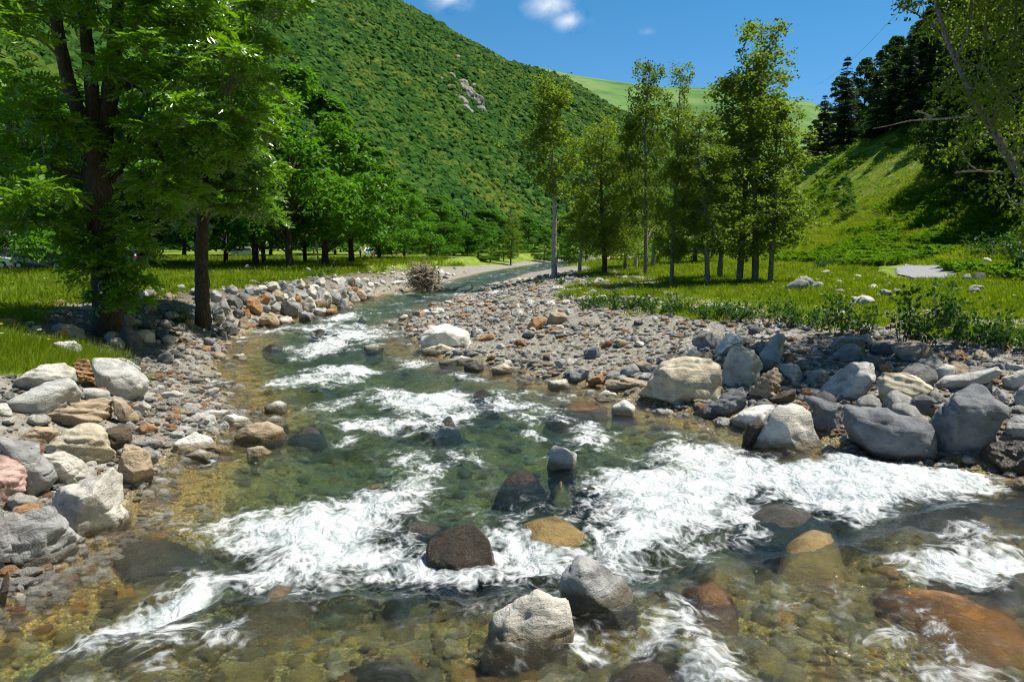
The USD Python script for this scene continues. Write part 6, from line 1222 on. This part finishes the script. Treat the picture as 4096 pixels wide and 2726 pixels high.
# cars
GLASS = plain('car_glass', (.02, .025, .03), .08); TYRE = plain('tyre_rubber', (.02, .02, .02), .8); RED = plain('tail_lamp', (.5, .02, .02), .2); CHROME = plain('alloy', (.55, .55, .56), .3, .8)
def car(name, label, px, hd, rz, paint, van=False, L=4.3, Wd=1.75):
    K = thing(name, label, 'car', at_px(px, hd) + (0, 0, -.02), rz); H = 1.75 if van else 1.48
    prof = [(-L / 2, .3), (-L / 2, .75), (-L / 2 + .08, .95), (-L * .43, H - .12), (-L * .36, H), (L * .12, H), (L * .30, .98), (L * .46, .85), (L / 2, .62), (L / 2, .3)] if not van else [(-L / 2, .3), (-L / 2, .9), (-L * .46, H - .1), (-L * .40, H), (L * .20, H), (L * .36, 1.05), (L * .47, .9), (L / 2, .62), (L / 2, .3)]
    pg = shapely.Polygon(prof).buffer(-.06).buffer(.06)
    for wx_ in (-L * .31, L * .31): pg = pg.difference(shapely.Point(wx_, .33).buffer(.38))
    m = trimesh.creation.extrude_polygon(pg, Wd, engine='earcut'); m.apply_translation((0, 0, -Wd / 2)); vv = m.vertices.copy()
    w = np.where(vv[:, 1] > 1.0, 1 - .22 * (vv[:, 1] - 1.0) / (H - 1.0), 1.0); put('body', (np.stack([vv[:, 0], -vv[:, 2] * w, vv[:, 1]], -1), m.faces), paint, K, smooth=25)
    zb, zt = .98, H - .14; x0, x1 = (-L * .40, L * .16)
    for sd in (-1, 1):
        for a, b_, lean in ((x0, x0 + (x1 - x0) * .46, -.0), (x0 + (x1 - x0) * .52, x1, .30)):
            y0 = sd * (Wd / 2 + .012); y1 = sd * (Wd / 2 * (1 - .22 * (zt - 1.0) / (H - 1.0)) + .014)
            q = np.array([(a, y0, zb), (b_ + lean, y0, zb), (b_, y1, zt), (a + .05, y1, zt)]); put('side_window', (q, np.array([[0, 1, 2, 3]])), GLASS, K)
    rx = -L / 2 - .01; q = np.array([(-L * .475, -.62, 1.02), (-L * .475, .62, 1.02), (-L * .425, .5, zt + .02), (-L * .425, -.5, zt + .02)]) - (.045, 0, 0); put('rear_window', (q, np.array([[0, 1, 2, 3]])), GLASS, K)
    q = np.array([(L * .315, -.66, 1.0), (L * .315, .66, 1.0), (L * .135, .56, zt + .03), (L * .135, -.56, zt + .03)]) + (.03, 0, .02); put('windscreen', (q, np.array([[0, 1, 2, 3]])), GLASS, K)
    for wx_ in (-L * .31, L * .31):
        for sd in (-1, 1):
            M = trimesh.transformations.translation_matrix((wx_, sd * (Wd / 2 - .12), .33)) @ trimesh.transformations.rotation_matrix(math.pi / 2, (1, 0, 0))
            wl = put('wheel', trimesh.creation.cylinder(.33, .22, sections=18, transform=M), TYRE, K, smooth=35); put('rim', trimesh.creation.cylinder(.2, .235, sections=14, transform=M), CHROME, wl, smooth=35)
    for sd in (-1, 1): put('tail_light', box((.06, .2, .2), trimesh.transformations.translation_matrix((-L / 2 - .005, sd * (Wd / 2 - .16), .85))), RED, K)
    return K
car('parked_car', 'small white car cut by the left edge of the picture', -34, 72, 10, plain('white_car_paint', (.75, .75, .75), .25, coat=.6))
car('parked_car', 'silver white van with dark side windows behind the small white car', 28, 72, 175, plain('silver_car_paint', (.5, .52, .53), .3, .3, coat=.5), True, 4.4)
car('parked_car', 'black estate car in the tree shade beside the silver white van', 97, 70, 178, plain('black_car_paint', (.012, .012, .014), .2, coat=.6), True, 4.9, 1.85)
car('parked_car', 'silver car with red tail lights in the shade left of the thick dark trunk', 306, 76, 140, plain('grey_car_paint', (.30, .33, .36), .3, .3, coat=.5))
car('parked_car', 'dark blue car half hidden by the leafy shoots of the big ash', 262, 82, 160, plain('blue_car_paint', (.03, .05, .10), .25, coat=.5))
car('parked_car', 'white car between the standing and the sitting person', 849, 128, 100, plain('white_car_paint_b', (.75, .75, .75), .25, coat=.6))
car('parked_car', 'pale car roof behind the tree trunks right of the thin ash', 565, 120, 5, plain('cream_car_paint', (.3, .3, .28), .3, coat=.5))
b = at_px(838, 130); K = thing('utility_pole', 'pale wooden pole beside the white car near the two people', 'pole', b)
put('post', tube([(0, 0, -.3), (0, 0, 5.0)], [.15, .12], 8), plain('weathered_pole', (.45, .40, .32), .8), K, smooth=True)
# people
def body(joints, bones, shift):
    hulls = []
    for a, b_ in bones:
        (pa, ra), (pb, rb) = joints[a], joints[b_]
        sph = [Manifold.sphere(r, 16).translate([float(v) for v in p]) for p, r in ((pa, ra), (pb, rb))]
        hulls.append(Manifold.batch_hull(sph))
    m = hulls[0]
    for h in hulls[1:]: m = m + h
    m = m.refine_to_length(.06).to_mesh(); tm_ = trimesh.Trimesh(m.vert_properties[:, :3], m.tri_verts); trimesh.smoothing.filter_taubin(tm_, iterations=6); return tm_
SKIN = plain('skin', (.5, .30, .22), .5)
def person(label, px, hd, J, bones, parts, rz):
    K = thing('person', label, 'person', at_px(px, hd), rz); tm_ = body(J, bones, 0); put('body', tm_, SKIN, K, smooth=True)
    for nm, pick, mat, grow in parts:
        jj = {k: (p, r + grow) for k, (p, r) in J.items()}; put(nm, body(jj, pick, 0), mat, K, smooth=True)
    return K
J = {'head': ((0, .02, 1.58), .105), 'crown': ((0, 0, 1.66), .09), 'nose': ((0, .115, 1.58), .02), 'neck': ((0, 0, 1.42), .055), 'chest': ((0, 0, 1.28), .15), 'waist': ((0, 0, 1.0), .14), 'hip': ((0, 0, .92), .15), 'sl': ((-.19, 0, 1.36), .06), 'sr': ((.19, 0, 1.36), .06), 'el': ((-.25, .06, 1.08), .045), 'er': ((.25, .06, 1.08), .045), 'hl': ((-.10, .30, 1.18), .035), 'hr': ((.10, .30, 1.18), .035), 'fl': ((-.05, .37, 1.2), .02), 'fr': ((.05, .37, 1.2), .02), 'kl': ((-.10, .02, .50), .065), 'kr': ((.11, 0, .50), .065), 'al': ((-.10, -.02, .08), .045), 'ar': ((.12, -.02, .08), .045), 'tl': ((-.11, .13, .04), .035), 'tr': ((.14, .13, .04), .035), 'll': ((-.09, 0, .9), .095), 'lr': ((.09, 0, .9), .095)}
BN = [('head', 'crown'), ('head', 'nose'), ('head', 'neck'), ('neck', 'chest'), ('chest', 'waist'), ('waist', 'hip'), ('chest', 'sl'), ('chest', 'sr'), ('sl', 'el'), ('sr', 'er'), ('el', 'hl'), ('er', 'hr'), ('hl', 'fl'), ('hr', 'fr'), ('hip', 'll'), ('hip', 'lr'), ('ll', 'kl'), ('lr', 'kr'), ('kl', 'al'), ('kr', 'ar'), ('al', 'tl'), ('ar', 'tr')]
hat = {'a': None}
K = person('person standing in a white cap, blue top and dark trousers holding a paper', 828, 107, J, BN, [('shirt', [('chest', 'waist'), ('chest', 'sl'), ('chest', 'sr'), ('sl', 'el'), ('sr', 'er')], plain('blue_shirt', (.10, .12, .30), .8), .015), ('trousers', [('hip', 'waist'), ('hip', 'll'), ('hip', 'lr'), ('ll', 'kl'), ('lr', 'kr'), ('kl', 'al'), ('kr', 'ar')], plain('dark_trousers', (.015, .017, .025), .9), .014), ('shoes', [('al', 'tl'), ('ar', 'tr')], TYRE, .012)], -60)
put('cap', trimesh.util.concatenate([trimesh.Trimesh(np.array(icosphere(2).vertices) * (.118, .125, .075) + (0, 0, 1.675), icosphere(2).faces), box((.17, .12, .015), trimesh.transformations.translation_matrix((0, .15, 1.655)))]), W_, K, smooth=40)
r_ = math.radians(-60); q = at_px(828, 107); tag(put('paper', box((.24, .02, .17), trimesh.transformations.translation_matrix(q + (math.sin(-r_) * .40, math.cos(r_) * .40, 1.24)) @ trimesh.transformations.rotation_matrix(r_, (0, 0, 1))), W_), 'white paper held by the standing person', 'paper')
JS = {'head': ((0, .06, .78), .105), 'crown': ((0, .03, .86), .095), 'nose': ((0, .155, .78), .02), 'neck': ((0, .02, .63), .055), 'chest': ((0, 0, .50), .15), 'waist': ((0, -.03, .25), .14), 'hip': ((0, 0, .15), .15), 'sl': ((-.19, 0, .57), .06), 'sr': ((.19, 0, .57), .06), 'el': ((-.26, .16, .38), .045), 'er': ((.26, .16, .38), .045), 'hl': ((-.14, .38, .42), .035), 'hr': ((.14, .38, .42), .035), 'fl': ((-.08, .44, .42), .02), 'fr': ((.08, .44, .42), .02), 'll': ((-.1, .06, .13), .095), 'lr': ((.1, .06, .13), .095), 'kl': ((-.17, .44, .42), .065), 'kr': ((.17, .44, .42), .065), 'al': ((-.13, .62, .08), .045), 'ar': ((.13, .62, .08), .045), 'tl': ((-.13, .76, .05), .035), 'tr': ((.13, .76, .05), .035)}
K = person('person in a red top with dark hair sitting on the grass', 856, 105, JS, BN, [('shirt', [('chest', 'waist'), ('chest', 'sl'), ('chest', 'sr'), ('sl', 'el'), ('sr', 'er')], plain('red_shirt', (.55, .02, .02), .8), .015), ('trousers', [('hip', 'waist'), ('hip', 'll'), ('hip', 'lr'), ('ll', 'kl'), ('lr', 'kr'), ('kl', 'al'), ('kr', 'ar')], plain('blue_jeans', (.03, .04, .08), .9), .014), ('hair', [('crown', 'crown'), ('crown', 'head')], plain('dark_hair', (.015, .012, .01), .6), .012)], 150)
# gravel pad on the right meadow
gp, gt = hit(2128 * D2F, 628 * D2F)
corners = []
for a, b in [(2062, 618), (2090, 613), (2200, 615), (2218, 616), (2185, 626), (2195, 640), (2160, 645), (2100, 641), (2066, 632)]:
    g, t = hit(a * D2F, b * D2F); corners.append(g[:2])
pg = shapely.Polygon(corners).buffer(.6).buffer(-.3); tri_ = trimesh.creation.extrude_polygon(pg, .01, engine='earcut')
lo, hi = np.array(pg.bounds[:2]), np.array(pg.bounds[2:]); XX, YY = np.meshgrid(np.arange(lo[0], hi[0], .25), np.arange(lo[1], hi[1], .5), indexing='ij')
inp = shapely.contains_xy(pg, XX, YY); idx = -np.ones(XX.shape, int); idx[inp] = np.arange(inp.sum())
q4 = np.stack([idx[:-1, :-1], idx[1:, :-1], idx[1:, 1:], idx[:-1, 1:]], -1).reshape(-1, 4); q4 = q4[(q4 >= 0).all(1)]; uq, iv = np.unique(q4, return_inverse=True); q4 = iv.reshape(q4.shape)
tag(put('gravel_pad', (np.stack([XX[inp], YY[inp], ground(XX[inp], YY[inp], False) + .10], -1)[uq], q4), material('fine_gravel', {'g': ('geometry', {}), 'n': ('noise_texture', {'scale': 7.0, 'detail': 8.0, 'roughness': .75}), 'r': ('rgb_ramp', ramp((.3, (.12, .125, .13)), (.7, (.21, .215, .22)))), 'p': ('principled_bsdf', {'roughness': .95})}, [('g.position', 'n.vector'), ('n.fac', 'r.fac'), ('r.color', 'p.base_color')], 'p.BSDF'), smooth=True), 'smooth patch of pale grey fine gravel in the right meadow', 'gravel pad', kind='structure')
# wire across the sky
a, b = at(2110, -20, 90), at(1880, 195, 210); s = np.linspace(0, 1, 24)[:, None]; p = a + (b - a) * s - np.array([0, 0, 1.0]) * (2.6 * s * (1 - s) * 4 * .5)
tag(put('overhead_wire', tube(p, .022, 4), plain('wire_dark', (.05, .05, .055)), smooth=True), 'thin overhead wire crossing the sky in front of the right skyline', 'wire')
build_water()
